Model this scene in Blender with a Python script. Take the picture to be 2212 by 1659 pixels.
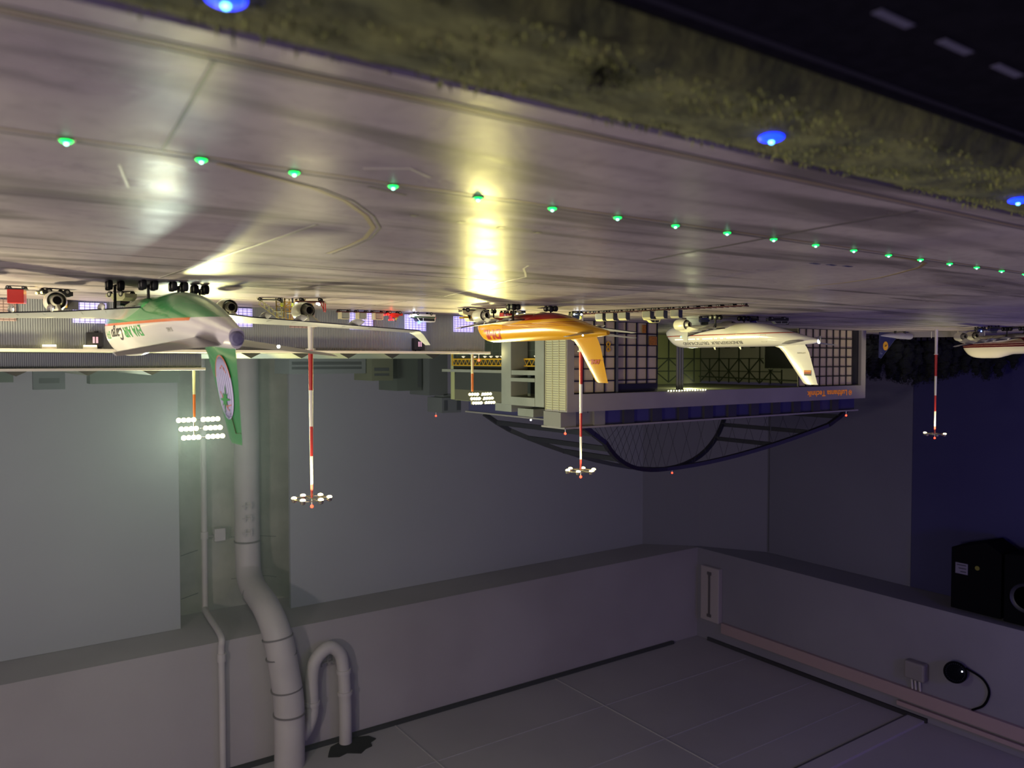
import bpy, bmesh, math, random
from math import sin, cos, pi, radians, atan, sqrt
from mathutils import Vector, Matrix
random.seed(7)
S = bpy.context.scene
for o in list(bpy.data.objects): bpy.data.objects.remove(o)
COL = S.collection

# ---------------- camera (held upside down just above the model apron) ----------------
F_PX = 1690.0
PITCH = radians(1.7455); YAW = radians(55.3366)
CAM = Vector((0, 0, .1235))
fh = Vector((-cos(YAW), sin(YAW), 0)); Rv = Vector((sin(YAW), cos(YAW), 0))
Fv = fh * cos(PITCH) + Vector((0, 0, sin(PITCH))); Uv = Rv.cross(Fv)
cd = bpy.data.cameras.new('camera'); cam = bpy.data.objects.new('camera', cd); COL.objects.link(cam)
cd.sensor_width = 36; cd.lens = 36 * F_PX / 2212; cd.clip_start = .01; cd.clip_end = 60
cd.dof.use_dof = True; cd.dof.focus_distance = 1.8; cd.dof.aperture_fstop = 8.6
X, Y, Z = -Rv, -Uv, -Fv
cam.matrix_world = Matrix(((X.x, Y.x, Z.x, CAM.x), (X.y, Y.y, Z.y, CAM.y), (X.z, Y.z, Z.z, CAM.z), (0, 0, 0, 1)))
S.camera = cam
S.view_settings.view_transform = 'Standard'; S.view_settings.look = 'None'
S.view_settings.gamma = 1; S.view_settings.exposure = 0; S.view_settings.use_curve_mapping = False

def lin(c):
    if isinstance(c, str): c = tuple(int(c[i:i+2], 16) / 255 for i in (0, 2, 4))
    return tuple(v / 12.92 if v <= .04045 else ((v + .055) / 1.055) ** 2.4 for v in c) + (1,)

# ---------------- world and room lights ----------------
W = bpy.data.worlds.new('world'); S.world = W; W.use_nodes = True
W.node_tree.nodes['Background'].inputs[0].default_value = (.10, .078, .18, 1)
W.node_tree.nodes['Background'].inputs[1].default_value = 1.0

def lamp(name, kind, loc, power, color, size=.01, aim=None, angle=None, blend=.5):
    l = bpy.data.lights.new(name, kind); l.energy = power; l.color = color
    if kind in ('POINT', 'SPOT'): l.shadow_soft_size = size
    if kind == 'SPOT': l.spot_size = radians(angle); l.spot_blend = blend
    if kind == 'AREA': l.shape = 'DISK'; l.size = size
    o = bpy.data.objects.new(name, l); COL.objects.link(o); o.location = loc
    if aim is not None:
        o.rotation_euler = (Vector(aim) - Vector(loc)).to_track_quat('-Z', 'Y').to_euler()
    return o
# unseen fill lights added to brighten the room, and the blue night-sky lamp of the layout
lamp('hall_fill', 'POINT', (1.9, .3, .62), 140, (1, .87, .82), .12)
lamp('hall_fill', 'POINT', (-1.2, -1.6, 1.3), 14, (.80, .70, 1), .15)
lamp('night_sky_lamp', 'POINT', (-3.2, .3, 1.0), 18, (.12, .06, 1), .1)

# ---------------- materials ----------------
MATS = {}
def mat(name, color='808080', rough=.5, metal=0, emit=None, es=0, coat=0, noise=None, spec=.5, bump=None, alpha=1, trans=0, layers=None):
    if name in MATS: return MATS[name]
    m = bpy.data.materials.new(name); m.use_nodes = True; nt = m.node_tree; N = nt.nodes; L = nt.links
    b = N['Principled BSDF']; c = lin(color) if not (isinstance(color, tuple) and len(color) == 4) else color
    b.inputs['Base Color'].default_value = c; b.inputs['Roughness'].default_value = rough
    b.inputs['Metallic'].default_value = metal; b.inputs['Coat Weight'].default_value = coat
    b.inputs['Coat Roughness'].default_value = .08; b.inputs['Specular IOR Level'].default_value = spec
    b.inputs['Alpha'].default_value = alpha; b.inputs['Transmission Weight'].default_value = trans
    if emit: b.inputs['Emission Color'].default_value = lin(emit); b.inputs['Emission Strength'].default_value = es
    tc = N.new('ShaderNodeTexCoord'); cur = None
    if layers:
        rgb = N.new('ShaderNodeRGB'); rgb.outputs[0].default_value = c; cur = rgb.outputs[0]
        for col, planes in layers:
            mask = None
            for (pa, pb, pc, pd) in planes:
                d = N.new('ShaderNodeVectorMath'); d.operation = 'DOT_PRODUCT'; d.inputs[1].default_value = (pa, pb, pc)
                L.new(tc.outputs['Object'], d.inputs[0])
                g = N.new('ShaderNodeMath'); g.operation = 'GREATER_THAN'; g.inputs[1].default_value = -pd
                L.new(d.outputs['Value'], g.inputs[0]); o = g.outputs[0]
                if mask is not None:
                    mu = N.new('ShaderNodeMath'); mu.operation = 'MULTIPLY'; L.new(mask, mu.inputs[0]); L.new(o, mu.inputs[1]); o = mu.outputs[0]
                mask = o
            mx = N.new('ShaderNodeMix'); mx.data_type = 'RGBA'; L.new(mask, mx.inputs[0]); L.new(cur, mx.inputs[6]); mx.inputs[7].default_value = lin(col); cur = mx.outputs[2]
    if noise:
        sc, c2, amt = noise[:3]; st = noise[3] if len(noise) > 3 else (1, 1, 1)
        mp = N.new('ShaderNodeMapping'); mp.inputs['Scale'].default_value = st; L.new(tc.outputs['Object'], mp.inputs[0])
        n = N.new('ShaderNodeTexNoise'); n.inputs['Scale'].default_value = sc; n.inputs['Detail'].default_value = 6; L.new(mp.outputs[0], n.inputs[0])
        rp = N.new('ShaderNodeMapRange'); rp.inputs[1].default_value = .38; rp.inputs[2].default_value = .66; rp.inputs[4].default_value = amt; L.new(n.outputs[0], rp.inputs[0])
        mx = N.new('ShaderNodeMix'); mx.data_type = 'RGBA'; L.new(rp.outputs[0], mx.inputs[0])
        if cur is not None: L.new(cur, mx.inputs[6])
        else: mx.inputs[6].default_value = c
        mx.inputs[7].default_value = lin(c2); cur = mx.outputs[2]
    if cur is not None: L.new(cur, b.inputs['Base Color'])
    if bump:
        n = N.new('ShaderNodeTexNoise'); n.inputs['Scale'].default_value = bump[0]; n.inputs['Detail'].default_value = 5; L.new(tc.outputs['Object'], n.inputs[0])
        bp = N.new('ShaderNodeBump'); bp.inputs['Strength'].default_value = bump[1]; bp.inputs['Distance'].default_value = bump[2]; L.new(n.outputs[0], bp.inputs['Height']); L.new(bp.outputs[0], b.inputs['Normal'])
    MATS[name] = m; return m

# ---------------- mesh builder ----------------
class MB:
    def __init__(s): s.v = []; s.f = []; s.m = []; s.cur = 0
    def add(s, vs, fs):
        n = len(s.v); s.v += [tuple(v) for v in vs]; s.f += [tuple(i + n for i in f) for f in fs]; s.m += [s.cur] * len(fs); return s
    def mi(s, i): s.cur = i; return s
    def box(s, x0, x1, y0, y1, z0, z1):
        vs = [(x, y, z) for z in (z0, z1) for y in (y0, y1) for x in (x0, x1)]
        return s.add(vs, [(0, 2, 3, 1), (4, 5, 7, 6), (0, 1, 5, 4), (2, 6, 7, 3), (0, 4, 6, 2), (1, 3, 7, 5)])
    def bar(s, p, q, w, h=None, up=(0, 0, 1)):
        p = Vector(p); q = Vector(q); h = h or w; d = (q - p).normalized(); a = d.cross(Vector(up))
        if a.length < 1e-4: a = d.cross(Vector((1, 0, 0)))
        a.normalize(); b = a.cross(d); vs = []
        for c in (p, q):
            for sa, sb in ((-1, -1), (1, -1), (1, 1), (-1, 1)): vs.append(c + a * w / 2 * sa + b * h / 2 * sb)
        return s.add(vs, [(0, 1, 2, 3), (7, 6, 5, 4), (0, 4, 5, 1), (1, 5, 6, 2), (2, 6, 7, 3), (3, 7, 4, 0)])
    def loft(s, rings, caps=True):
        n = len(rings[0]); vs = [v for r in rings for v in r]; fs = []
        for i in range(len(rings) - 1):
            for j in range(n): k = (j + 1) % n; fs.append((i * n + j, i * n + k, (i + 1) * n + k, (i + 1) * n + j))
        if caps: fs.append(tuple(range(n - 1, -1, -1))); fs.append(tuple((len(rings) - 1) * n + j for j in range(n)))
        return s.add(vs, fs)
    def lathe(s, prof, o=(0, 0, 0), axis=(0, 0, 1), n=24, caps=False):
        ax = Vector(axis).normalized(); a = ax.cross(Vector((0, 1, 0)) if abs(ax.y) < .9 else Vector((1, 0, 0))).normalized(); b = ax.cross(a); o = Vector(o)
        return s.loft([[o + ax * h + (a * cos(2 * pi * j / n) + b * sin(2 * pi * j / n)) * max(r, 1e-5) for j in range(n)] for r, h in prof], caps)
    def cyl(s, p, q, r, r2=None, n=12):
        p = Vector(p); q = Vector(q); return s.lathe([(r, 0), (r2 if r2 is not None else r, (q - p).length)], p, q - p, n, True)
    def ball(s, c, r, n=12, sc=(1, 1, 1)):
        rings = []
        for i in range(1, n // 2 + 1):
            t = pi * i / (n // 2 + 1); rings.append([(c[0] + r * sc[0] * sin(t) * cos(2 * pi * j / n), c[1] + r * sc[1] * sin(t) * sin(2 * pi * j / n), c[2] - r * sc[2] * cos(t)) for j in range(n)])
        return s.loft(rings)
    def tube(s, pts, r, n=10, sub=6):
        P = [Vector(p) for p in pts]; P = [P[0] * 2 - P[1]] + P + [P[-1] * 2 - P[-2]]; path = []
        for i in range(1, len(P) - 2):
            for k in range(sub):
                t = k / sub; a, b, c, d = P[i-1:i+3]
                path.append(.5 * (2 * b + (c - a) * t + (2 * a - 5 * b + 4 * c - d) * t * t + (3 * b - a - 3 * c + d) * t ** 3))
        path.append(P[-2]); rings = []; up = Vector((.3, .9, .1)).normalized()
        for i, p in enumerate(path):
            d = (path[min(i + 1, len(path) - 1)] - path[max(i - 1, 0)]).normalized()
            a = (up - d * up.dot(d)).normalized(); b = d.cross(a); up = a
            rr = r(i / (len(path) - 1)) if callable(r) else r
            rings.append([p + (a * cos(2 * pi * j / n) + b * sin(2 * pi * j / n)) * rr for j in range(n)])
        return s.loft(rings)
    def prism(s, poly, y0, y1, axis='y'):   # poly in (x,z) extruded along y, or (y,z) along x, or (x,y) along z
        def pt(a, b, t): return (a, t, b) if axis == 'y' else ((t, a, b) if axis == 'x' else (a, b, t))
        n = len(poly); vs = [pt(a, b, y0) for a, b in poly] + [pt(a, b, y1) for a, b in poly]
        return s.add(vs, [tuple(range(n)), tuple(range(2 * n - 1, n - 1, -1))] + [(i, (i + 1) % n + 0, (i + 1) % n + n, i + n) for i in range(n)])
    def build(s, name, mats, parent=None, smooth=False, bevel=0, loc=None):
        me = bpy.data.meshes.new(name); me.from_pydata(s.v, [], s.f)
        mats = mats if isinstance(mats, (list, tuple)) else [mats]
        for m in mats: me.materials.append(m)
        me.polygons.foreach_set('material_index', s.m)
        bm = bmesh.new(); bm.from_mesh(me); bmesh.ops.recalc_face_normals(bm, faces=bm.faces); bm.to_mesh(me); bm.free()
        if smooth: me.polygons.foreach_set('use_smooth', [True] * len(me.polygons)); me.set_sharp_from_angle(angle=radians(smooth if smooth is not True else 40))
        me.update(); o = bpy.data.objects.new(name, me); COL.objects.link(o)
        if parent: o.parent = parent
        if loc: o.location = loc
        if bevel:
            md = o.modifiers.new('bevel', 'BEVEL'); md.width = bevel; md.segments = 2; md.limit_method = 'ANGLE'
        return o

def tag(o, label, cat, group=None, kind=None):
    o['label'] = label; o['category'] = cat
    if group: o['group'] = group
    if kind: o['kind'] = kind
    return o
def thing(name, loc, label, cat, rot=0, group=None, scale=1):
    o = bpy.data.objects.new(name, None); COL.objects.link(o); o.location = loc; o.rotation_euler = (0, 0, rot); o.scale = (scale,) * 3
    o.empty_display_size = .02
    return tag(o, label, cat, group)
def struct(o): o['kind'] = 'structure'; return o
def kids(o): return [c for c in bpy.data.objects if c.parent == o]
def copy_tree(o, parent=None):
    c = o.copy(); COL.objects.link(c); c.parent = parent
    for ch in kids(o): copy_tree(ch, c)
    return c
def dup(o, loc, label, rot=None):
    c = copy_tree(o); c.location = loc; c['label'] = label
    if rot is not None: c.rotation_euler = (0, 0, rot)
    return c
def text_mesh(txt, size, bold=0, shear=0, ext=0, space=1):
    cu = bpy.data.curves.new('lettering', 'FONT'); cu.body = txt; cu.size = size; cu.offset = bold; cu.shear = shear; cu.extrude = ext; cu.space_character = space; cu.align_x = 'LEFT'
    o = bpy.data.objects.new('lettering', cu); COL.objects.link(o); bpy.context.view_layer.update()
    me = bpy.data.meshes.new_from_object(o.evaluated_get(bpy.context.evaluated_depsgraph_get())); bpy.data.objects.remove(o); bpy.data.curves.remove(cu)
    return me
def lettering(name, txt, size, m, parent, fn, bold=0, shear=0, space=1, cut=None, xs=1):
    """lettering laid on a surface: fn(u,v) gives the surface point for a letter vertex"""
    me = text_mesh(txt, size, bold, shear, 0, space); bm = bmesh.new(); bm.from_mesh(me)
    for v in bm.verts: v.co.x *= xs
    if cut:
        vs = [v.co for v in bm.verts]; 
        for ax, (lo, hi) in enumerate(((min(c.x for c in vs), max(c.x for c in vs)), (min(c.y for c in vs), max(c.y for c in vs)))):
            t = lo + cut
            while t < hi:
                no = (1, 0, 0) if ax == 0 else (0, 1, 0); co = (t, 0, 0) if ax == 0 else (0, t, 0)
                bmesh.ops.bisect_plane(bm, geom=bm.verts[:] + bm.edges[:] + bm.faces[:], plane_co=co, plane_no=no); t += cut
    for v in bm.verts: v.co = Vector(fn(v.co.x, v.co.y))
    bm.to_mesh(me); bm.free(); me.materials.clear(); me.materials.append(m); me.name = name
    o = bpy.data.objects.new(name, me); COL.objects.link(o); o.parent = parent; return o

# =====================================================================================
#  LARGE STRUCTURE : apron, grass, road, room
# =====================================================================================
def apron_material():
    m = bpy.data.materials.new('apron_concrete'); m.use_nodes = True; nt = m.node_tree; N = nt.nodes; L = nt.links; b = N['Principled BSDF']
    tc = N.new('ShaderNodeTexCoord')
    def nz(scale, st, det=6, dist=0):
        mp = N.new('ShaderNodeMapping'); mp.inputs['Scale'].default_value = st; L.new(tc.outputs['Object'], mp.inputs[0])
        n = N.new('ShaderNodeTexNoise'); n.inputs['Scale'].default_value = scale; n.inputs['Detail'].default_value = det; n.inputs['Distortion'].default_value = dist; L.new(mp.outputs[0], n.inputs[0]); return n.outputs[0]
    def ramp(i, a, b_, lo, hi):
        r = N.new('ShaderNodeMapRange'); r.inputs[1].default_value = a; r.inputs[2].default_value = b_; r.inputs[3].default_value = lo; r.inputs[4].default_value = hi; L.new(i, r.inputs[0]); return r.outputs[0]
    def mixc(f, a, c):
        x = N.new('ShaderNodeMix'); x.data_type = 'RGBA'; L.new(f, x.inputs[0])
        if isinstance(a, tuple): x.inputs[6].default_value = a
        else: L.new(a, x.inputs[6])
        x.inputs[7].default_value = c; return x.outputs[2]
    base = mixc(ramp(nz(5, (1, 1, 1)), .35, .65, 0, 1), lin('a2979c'), lin('8a7f88'))
    base = mixc(ramp(nz(4, (.35, 2.6, 1), 5, 1.4), .50, .64, 0, .8), base, lin('4b4449'))     # worn tyre swirls
    base = mixc(ramp(nz(60, (1, 1, 1), 3), .5, .72, 0, .3), base, lin('635b63'))
    df = N.new('ShaderNodeBsdfDiffuse'); gl = N.new('ShaderNodeBsdfAnisotropic'); ms = N.new('ShaderNodeMixShader'); ms.inputs[0].default_value = .16
    L.new(base, df.inputs[0]); L.new(df.outputs[0], ms.inputs[1]); L.new(gl.outputs[0], ms.inputs[2]); L.new(ms.outputs[0], N['Material Output'].inputs['Surface'])
    L.new(ramp(nz(9, (.6, 1.6, 1), 6, .6), .3, .7, .26, .42), gl.inputs['Roughness'])
    bp = N.new('ShaderNodeBump'); bp.inputs['Strength'].default_value = .25; bp.inputs['Distance'].default_value = .0008
    L.new(nz(130, (1, 1, 1), 4), bp.inputs['Height']); L.new(bp.outputs[0], gl.inputs['Normal']); N.remove(b)
    return m
M_APRON = apron_material()
a = MB(); a.box(-4.9, .9, .31, 4.5, -.02, 0); struct(a.build('apron', M_APRON))

M_GOLD = mat('worn_gold_paint', '7d6a48', .4); M_DARKLINE = mat('dark_line', '4f484a', .45); M_PALE = mat('worn_white_paint', 'a39c98', .35); M_BLUEP = mat('blue_paint', '1c2458', .4)
def strip(pts, w, m, name, z=.0003, th=.0003):
    b = MB(); P = [Vector((p[0], p[1], 0)) for p in pts]; L_ = []; R_ = []
    for i, p in enumerate(P):
        d = (P[min(i + 1, len(P) - 1)] - P[max(i - 1, 0)]).normalized(); nrm = Vector((-d.y, d.x, 0))
        L_.append(p + nrm * w / 2); R_.append(p - nrm * w / 2)
    rings = [[(l.x, l.y, z), (r.x, r.y, z), (r.x, r.y, z - th), (l.x, l.y, z - th)] for l, r in zip(L_, R_)]
    b.loft(rings); return b
def line(pts, w, m, name='trim_line', z=.0003): return struct(strip(pts, w, m, name, z).build(name, m))
n_trim = 0
def mark(pts, w, m, z=.0003):
    global n_trim; n_trim += 1; return line(pts, w, m, 'trim_%d' % n_trim, z)
def arc(cx, cy, r, a0, a1, n=16): return [(cx + r * cos(radians(a0 + (a1 - a0) * i / n)), cy + r * sin(radians(a0 + (a1 - a0) * i / n))) for i in range(n + 1)]
for y, w, m_ in ((.3285, .0022, M_DARKLINE), (.3325, .002, M_GOLD), (.337, .0015, M_DARKLINE)): mark([(-4.5, y), (.3, y)], w, m_)
mark([(-4.5, .500), (.3, .500)], .0022, M_GOLD); mark([(-4.5, .509), (.3, .509)], .002, M_DARKLINE)
mark([(-.262, .69), (-.2365, 1.27)], .0022, M_DARKLINE); mark([(-.2595, .69), (-.2335, 1.27)], .0016, M_PALE, .0005)  # raised guide wire as a pale strip, its shaded side painted dark
mark([(-.13, .513), (-.165, .529), (-.205, .547), (-.241, .576), (-.28, .625), (-.31, .675), (-.33, .738), (-.338, .80), (-.342, .87)], .0045, M_GOLD)
mark([(-.13, .509), (-.167, .525), (-.209, .543), (-.246, .572), (-.286, .622), (-.316, .673), (-.336, .738), (-.344, .80), (-.348, .87)], .0015, M_DARKLINE, .0004)
mark([(-.60, .83), (-.615, .862), (-.645, .90), (-.679, .946), (-.702, 1.077), (-.73, 1.2), (-.756, 1.323)], .003, M_PALE)
mark([(-.9, .512), (-.95, .513), (-1.0, .523), (-1.043, .553), (-1.09, .61), (-1.123, .655), (-1.147, .723), (-1.16, .8)], .0045, M_GOLD)
mark([(-.69, .70), (-.672, .56), (-.655, .45), (-.645, .345)], .006, M_DARKLINE)  # dark band running across the taxiway lines
for i in range(3): mark([(-.96 + i * .03, .60 + .004 * i), (-.942 + i * .03, .598 + .004 * i)], .006, M_BLUEP)
mark([(-.085, .34), (-.095, .50)], .002, M_DARKLINE); mark([(-.079, .55), (-.095, .62)], .0015, M_PALE)
mark([(-.21, .472), (-.235, .455), (-.258, .47)], .0025, M_PALE); mark([(-.235, .52), (-.27, .53)], .003, M_DARKLINE)
for k, (xa, ya) in enumerate(((-.31, .60), (-.36, .605), (-.405, .608), (-.45, .612))): mark([(xa, ya), (xa - .006, ya)], .006, M_DARKLINE)

# joints of the concrete slabs towards the hangars
for yy in (1.02, 1.33, 1.62): mark([(-4.4, yy), (.2, yy)], .0014, M_DARKLINE)
for xx in (-3.6, -2.9, -2.2, -1.62, -.75): mark([(xx, .9), (xx, 1.84)], .0014, M_DARKLINE)

# grass verge
M_EARTH = mat('verge_earth', '5a5c33', .95, noise=(28, '34381f', 1), bump=(60, .8, .004))
gb = MB(); nx, ny = 260, 12; vs = []; rnd = random.Random(3)
from mathutils import noise as mnoise
for j in range(ny + 1):
    for i in range(nx + 1):
        x = .35 - 2.6 * i / nx; y = .226 + (.308 - .226) * j / ny
        e = min(j, ny - j) / 2; e = min(e, 1)
        h = -.0018 + e * (.0020 + .0022 * max(0, mnoise.noise(Vector((x * 22, y * 40, 0))) + .25) + .0010 * mnoise.noise(Vector((x * 90, y * 120, 3))))
        if j == 0: h = -.012
        yy = y + (.004 * mnoise.noise(Vector((x * 35, 1, 0))) + .002 * mnoise.noise(Vector((x * 140, 5, 0))) if j == ny else 0)
        vs.append((x, yy, h))
gb.add(vs, [(j * (nx + 1) + i, j * (nx + 1) + i + 1, (j + 1) * (nx + 1) + i + 1, (j + 1) * (nx + 1) + i) for j in range(ny) for i in range(nx)])
struct(gb.build('grass_verge', M_EARTH, smooth=80))
tf = MB(); tv = []; tfc = []; tmi = []
for k in range(9000):
    x = .3 - 2.3 * rnd.random() ** 1.2; y = .23 + .077 * rnd.random()
    d = mnoise.noise(Vector((x * 18, y * 34, 9)))
    if d < -.12: continue
    h = (.0010 + .0016 * rnd.random()) * (1 + max(0, d) * 2.0); an = rnd.random() * 6.28; w = .0007
    z0 = .0 + .0018 * max(0, mnoise.noise(Vector((x * 22, y * 40, 0))) + .2); n0 = len(tv)
    tv += [(x - w * cos(an), y - w * sin(an), z0), (x + w * cos(an), y + w * sin(an), z0), (x + .002 * (rnd.random() - .5), y + .002 * (rnd.random() - .5), z0 + h)]
    tfc.append((n0, n0 + 1, n0 + 2)); tmi.append(0 if rnd.random() < .6 else (1 if rnd.random() < .6 else 2))
tf.v = tv; tf.f = tfc; tf.m = tmi
gr = tf.build('grass', [mat('grass_olive', '6b7038', .8), mat('grass_dark', '434a24', .8), mat('grass_straw', '6f6c3e', .8)])
tag(gr, 'short olive green grass growing on the verge between road and apron', 'grass', kind='stuff')

# road
M_ROAD = mat('road_asphalt', '121119', .95, noise=(120, '17161f', .8), spec=0)
rb = MB(); rb.box(-3.2, .6, -.25, .214, -.03, -.0065); struct(rb.build('road', M_ROAD))
kb = MB(); kb.box(-3.2, .6, .214, .227, -.03, -.012); struct(kb.build('verge_drop_shadow', mat('drop_shadow_black', '050508', .9, spec=.1)))  # black strip painting the drop shadow along the grass edge
M_DASH = mat('road_paint', '4c4a62', .9, spec=0)
mark([(-3.2, .2065), (.6, .2065)], .0035, mat('road_edge_paint', '24232f', .9, spec=0), -.0061)
for k in range(24): mark([(-.2325 - .0468 * (k - 3), .1655), (-.2325 - .0468 * (k - 3) - .0235, .1655)], .0042, M_DASH, -.0060)

# room shell
M_CEIL = mat('ceiling_plaster', 'a5a0a0', .85, noise=(1.3, '979293', .6), bump=(80, .1, .002))
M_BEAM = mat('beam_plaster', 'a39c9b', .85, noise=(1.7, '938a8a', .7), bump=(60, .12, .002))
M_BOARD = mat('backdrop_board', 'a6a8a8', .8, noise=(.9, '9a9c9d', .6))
M_NIGHT = mat('backdrop_night', '32305c', .8, noise=(1.2, '2b2952', .5))
M_ROUGH = mat('rough_render', 'a5a396', .95, noise=(5, '88867a', .9), bump=(14, .6, .012))
M_SEAM = mat('seam_dark', '4a4845', .8)
struct(MB().box(-5.2, 2.5, -2, 4.6, 2.2, 2.3).build('ceiling', M_CEIL))
struct(MB().box(-5.2, 2.5, 4.55, 4.65, -1, 2.2).build('wall_back', M_ROUGH))
struct(MB().box(-5.2, -5.1, -2, 4.6, -1, 2.2).build('wall_left', M_NIGHT))
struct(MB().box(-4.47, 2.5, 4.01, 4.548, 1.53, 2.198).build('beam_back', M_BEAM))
struct(MB().box(-5.09, -4.47, -2, 4.548, 1.53, 2.198).build('beam_left', mat('beam_left_shaded', '7f7b83', .85, noise=(1.7, '736f78', .7))))  # same plaster in a darker copy; the dimmer light is in its colour
struct(MB().box(-.879, 2.5, 4.32, 4.345, -1, 1.528).build('wall_back', M_BOARD))
struct(MB().box(-4.2, -1.466, 4.32, 4.345, -1, 1.528).build('wall_back', M_BOARD))
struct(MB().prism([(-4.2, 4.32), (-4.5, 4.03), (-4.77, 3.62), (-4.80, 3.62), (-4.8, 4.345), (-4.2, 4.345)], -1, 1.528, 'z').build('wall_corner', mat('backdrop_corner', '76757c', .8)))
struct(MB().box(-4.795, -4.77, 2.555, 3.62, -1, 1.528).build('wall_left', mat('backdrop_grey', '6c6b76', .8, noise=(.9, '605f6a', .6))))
struct(MB().box(-4.797, -4.772, -2, 2.553, -1, 1.528).build('wall_left', M_NIGHT))
def trim(b, m): 
    global n_trim; n_trim += 1; return struct(b.build('trim_%d' % n_trim, m))
trim(MB().box(-4.2, 2.5, 3.985, 4.01, 2.18, 2.2), mat('shadow_gap', '2a2829', .8))
trim(MB().box(-4.47, -4.455, 2.28, 3.9, 2.175, 2.2), MATS['shadow_gap'])
trim(MB().box(-4.45, 2.5, 2.29, 2.39, 2.186, 2.2), mat('ceiling_batten', 'aca6a6', .8))
trim(MB().box(-4.45, 2.5, 2.385, 2.391, 2.182, 2.187), M_SEAM)
for xx in (-3.1, -1.95, -.8): trim(MB().box(xx, xx + .006, 2.4, 3.98, 2.196, 2.2), mat('ceiling_seam', 'a9a4a4', .85))
for yy in (3.5, 3.0, 2.65): trim(MB().box(-4.4, 2, yy, yy + .006, 2.197, 2.2), MATS['ceiling_seam'])
trim(MB().box(-4.771, -4.766, 3.60, 3.606, -1, 1.52), M_SEAM)
# bricks edges and cracks in the niche
nb = MB()
for z, a_ in ((1.13, -1.36), (1.37, -1.40)):
    nb.bar((-1.46, 4.549, z + .03), (a_, 4.549, z + .012), .002, .003).bar((a_, 4.549, z + .012), (-1.2, 4.549, z), .002, .003); nb.bar((-.93, 4.549, z + .07), (-1.02, 4.549, z + .05), .002, .004)
trim(nb, M_SEAM)
# jagged hole in the ceiling
poly = [(-1.52, 3.90), (-1.50, 3.86), (-1.55, 3.83), (-1.60, 3.845), (-1.66, 3.80), (-1.70, 3.83), (-1.74, 3.84), (-1.75, 3.88), (-1.79, 3.90), (-1.77, 3.95), (-1.70, 3.98), (-1.60, 3.97), (-1.55, 3.95)]
trim(MB().prism(poly, 2.194, 2.2, 'z'), mat('hole_dark', '14110f', .95))

# =====================================================================================
#  ROOM FITTINGS : pipes, boxes, lamp housings
# =====================================================================================
M_PIPE = mat('painted_pipe', 'bfb8b2', .55, noise=(6, 'aba49f', .5)); M_PIPEJ = mat('pipe_joint', '6e6865', .7)
t = thing('drain_pipe', (-1.265, 4.45, -.5), 'thick pale drain pipe, bending out of the wall niche to the ceiling', 'pipe')
def at(t, pts): return [tuple(Vector(p) - t.location) for p in pts]
path = [(-1.265, 4.45, -.5), (-1.265, 4.45, .6), (-1.265, 4.45, 1.18), (-1.255, 4.36, 1.35), (-1.25, 4.06, 1.42), (-1.262, 3.925, 1.53), (-1.29, 3.905, 1.72), (-1.31, 3.90, 1.9), (-1.31, 3.90, 2.198)]
MB().tube(at(t, path), lambda u: .068 + .008 * min(1, max(0, u * 2.2 - .9)), 24, 8).build('pipe_body', M_PIPE, t, True)
for c, d, r in (((-1.265, 4.45, 1.14), (0, 0, 1), .073), ((-1.252, 4.26, 1.39), (0, -1, .2), .071), ((-1.262, 3.925, 1.535), (-.1, -.15, 1), .078), ((-1.277, 3.915, 1.63), (-.15, -.1, 1), .079), ((-1.30, 3.905, 1.80), (-.08, 0, 1), .080), ((-1.31, 3.90, 1.93), (0, 0, 1), .081)):
    dv = Vector(d).normalized(); MB().cyl(Vector(c) - t.location - dv * .004, Vector(c) - t.location + dv * .004, r, n=28).build('joint_ring', M_PIPEJ, t, True)
for z in (1.0, .93, 1.08):
    b = MB(); o = Vector((-1.245, 4.375, z)) - t.location
    b.bar(o + Vector((-.03, 0, 0)), o + Vector((.03, 0, 0)), .006); b.bar(o + Vector((-.02, -.004, -.02)), o + Vector((-.02, -.004, .02)), .006); b.bar(o + Vector((.015, -.004, -.02)), o + Vector((.015, -.004, .02)), .006)
    b.build('pipe_clip', M_PIPE, t)
t = thing('waste_pipe', (-1.0, 4.5, -.5), 'thin white pipe left of the thick drain pipe with a small angled bend', 'pipe')
MB().tube(at(t, [(-1.045, 4.5, -.5), (-1.045, 4.5, .8), (-1.045, 4.5, 1.44), (-1.03, 4.42, 1.49), (-1.005, 4.02, 1.50), (-.998, 3.982, 1.57), (-1.0, 3.98, 1.8), (-1.0, 3.98, 2.198)]), .016, 14, 8).build('pipe_body', M_PIPE, t, True)
for c in ((-1.045, 4.5, 1.09), (-.999, 3.981, 1.60)): MB().cyl(Vector(c) - t.location - Vector((0, 0, .02)), Vector(c) - t.location + Vector((0, 0, .02)), .021).build('socket', M_PIPE, t, True)
t = thing('valve_box', (-1.125, 4.5, 1.10), 'small white square valve box beside the thin pipe in the niche', 'box')
MB().box(-.03, .03, -.02, .03, -.04, .03).build('box_body', M_PIPE, t, bevel=.004)
MB().cyl((.03, 0, 0), (.06, 0, 0), .008).build('stub', M_PIPEJ, t)
t = thing('looped_pipe', (-1.64, 3.95, 2.2), 'pale looped pipe beside the thick drain pipe, leaving a jagged ceiling hole', 'pipe')
MB().tube(at(t, [(-1.635, 3.95, 2.197), (-1.635, 3.95, 2.0), (-1.625, 3.95, 1.80), (-1.605, 3.95, 1.70), (-1.545, 3.95, 1.655), (-1.475, 3.95, 1.70), (-1.45, 3.95, 1.79), (-1.45, 3.95, 1.97), (-1.43, 3.955, 2.05), (-1.405, 3.96, 2.09), (-1.395, 3.96, 2.10)]), .034, 18, 8).build('pipe_body', M_PIPE, t, True)
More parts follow.
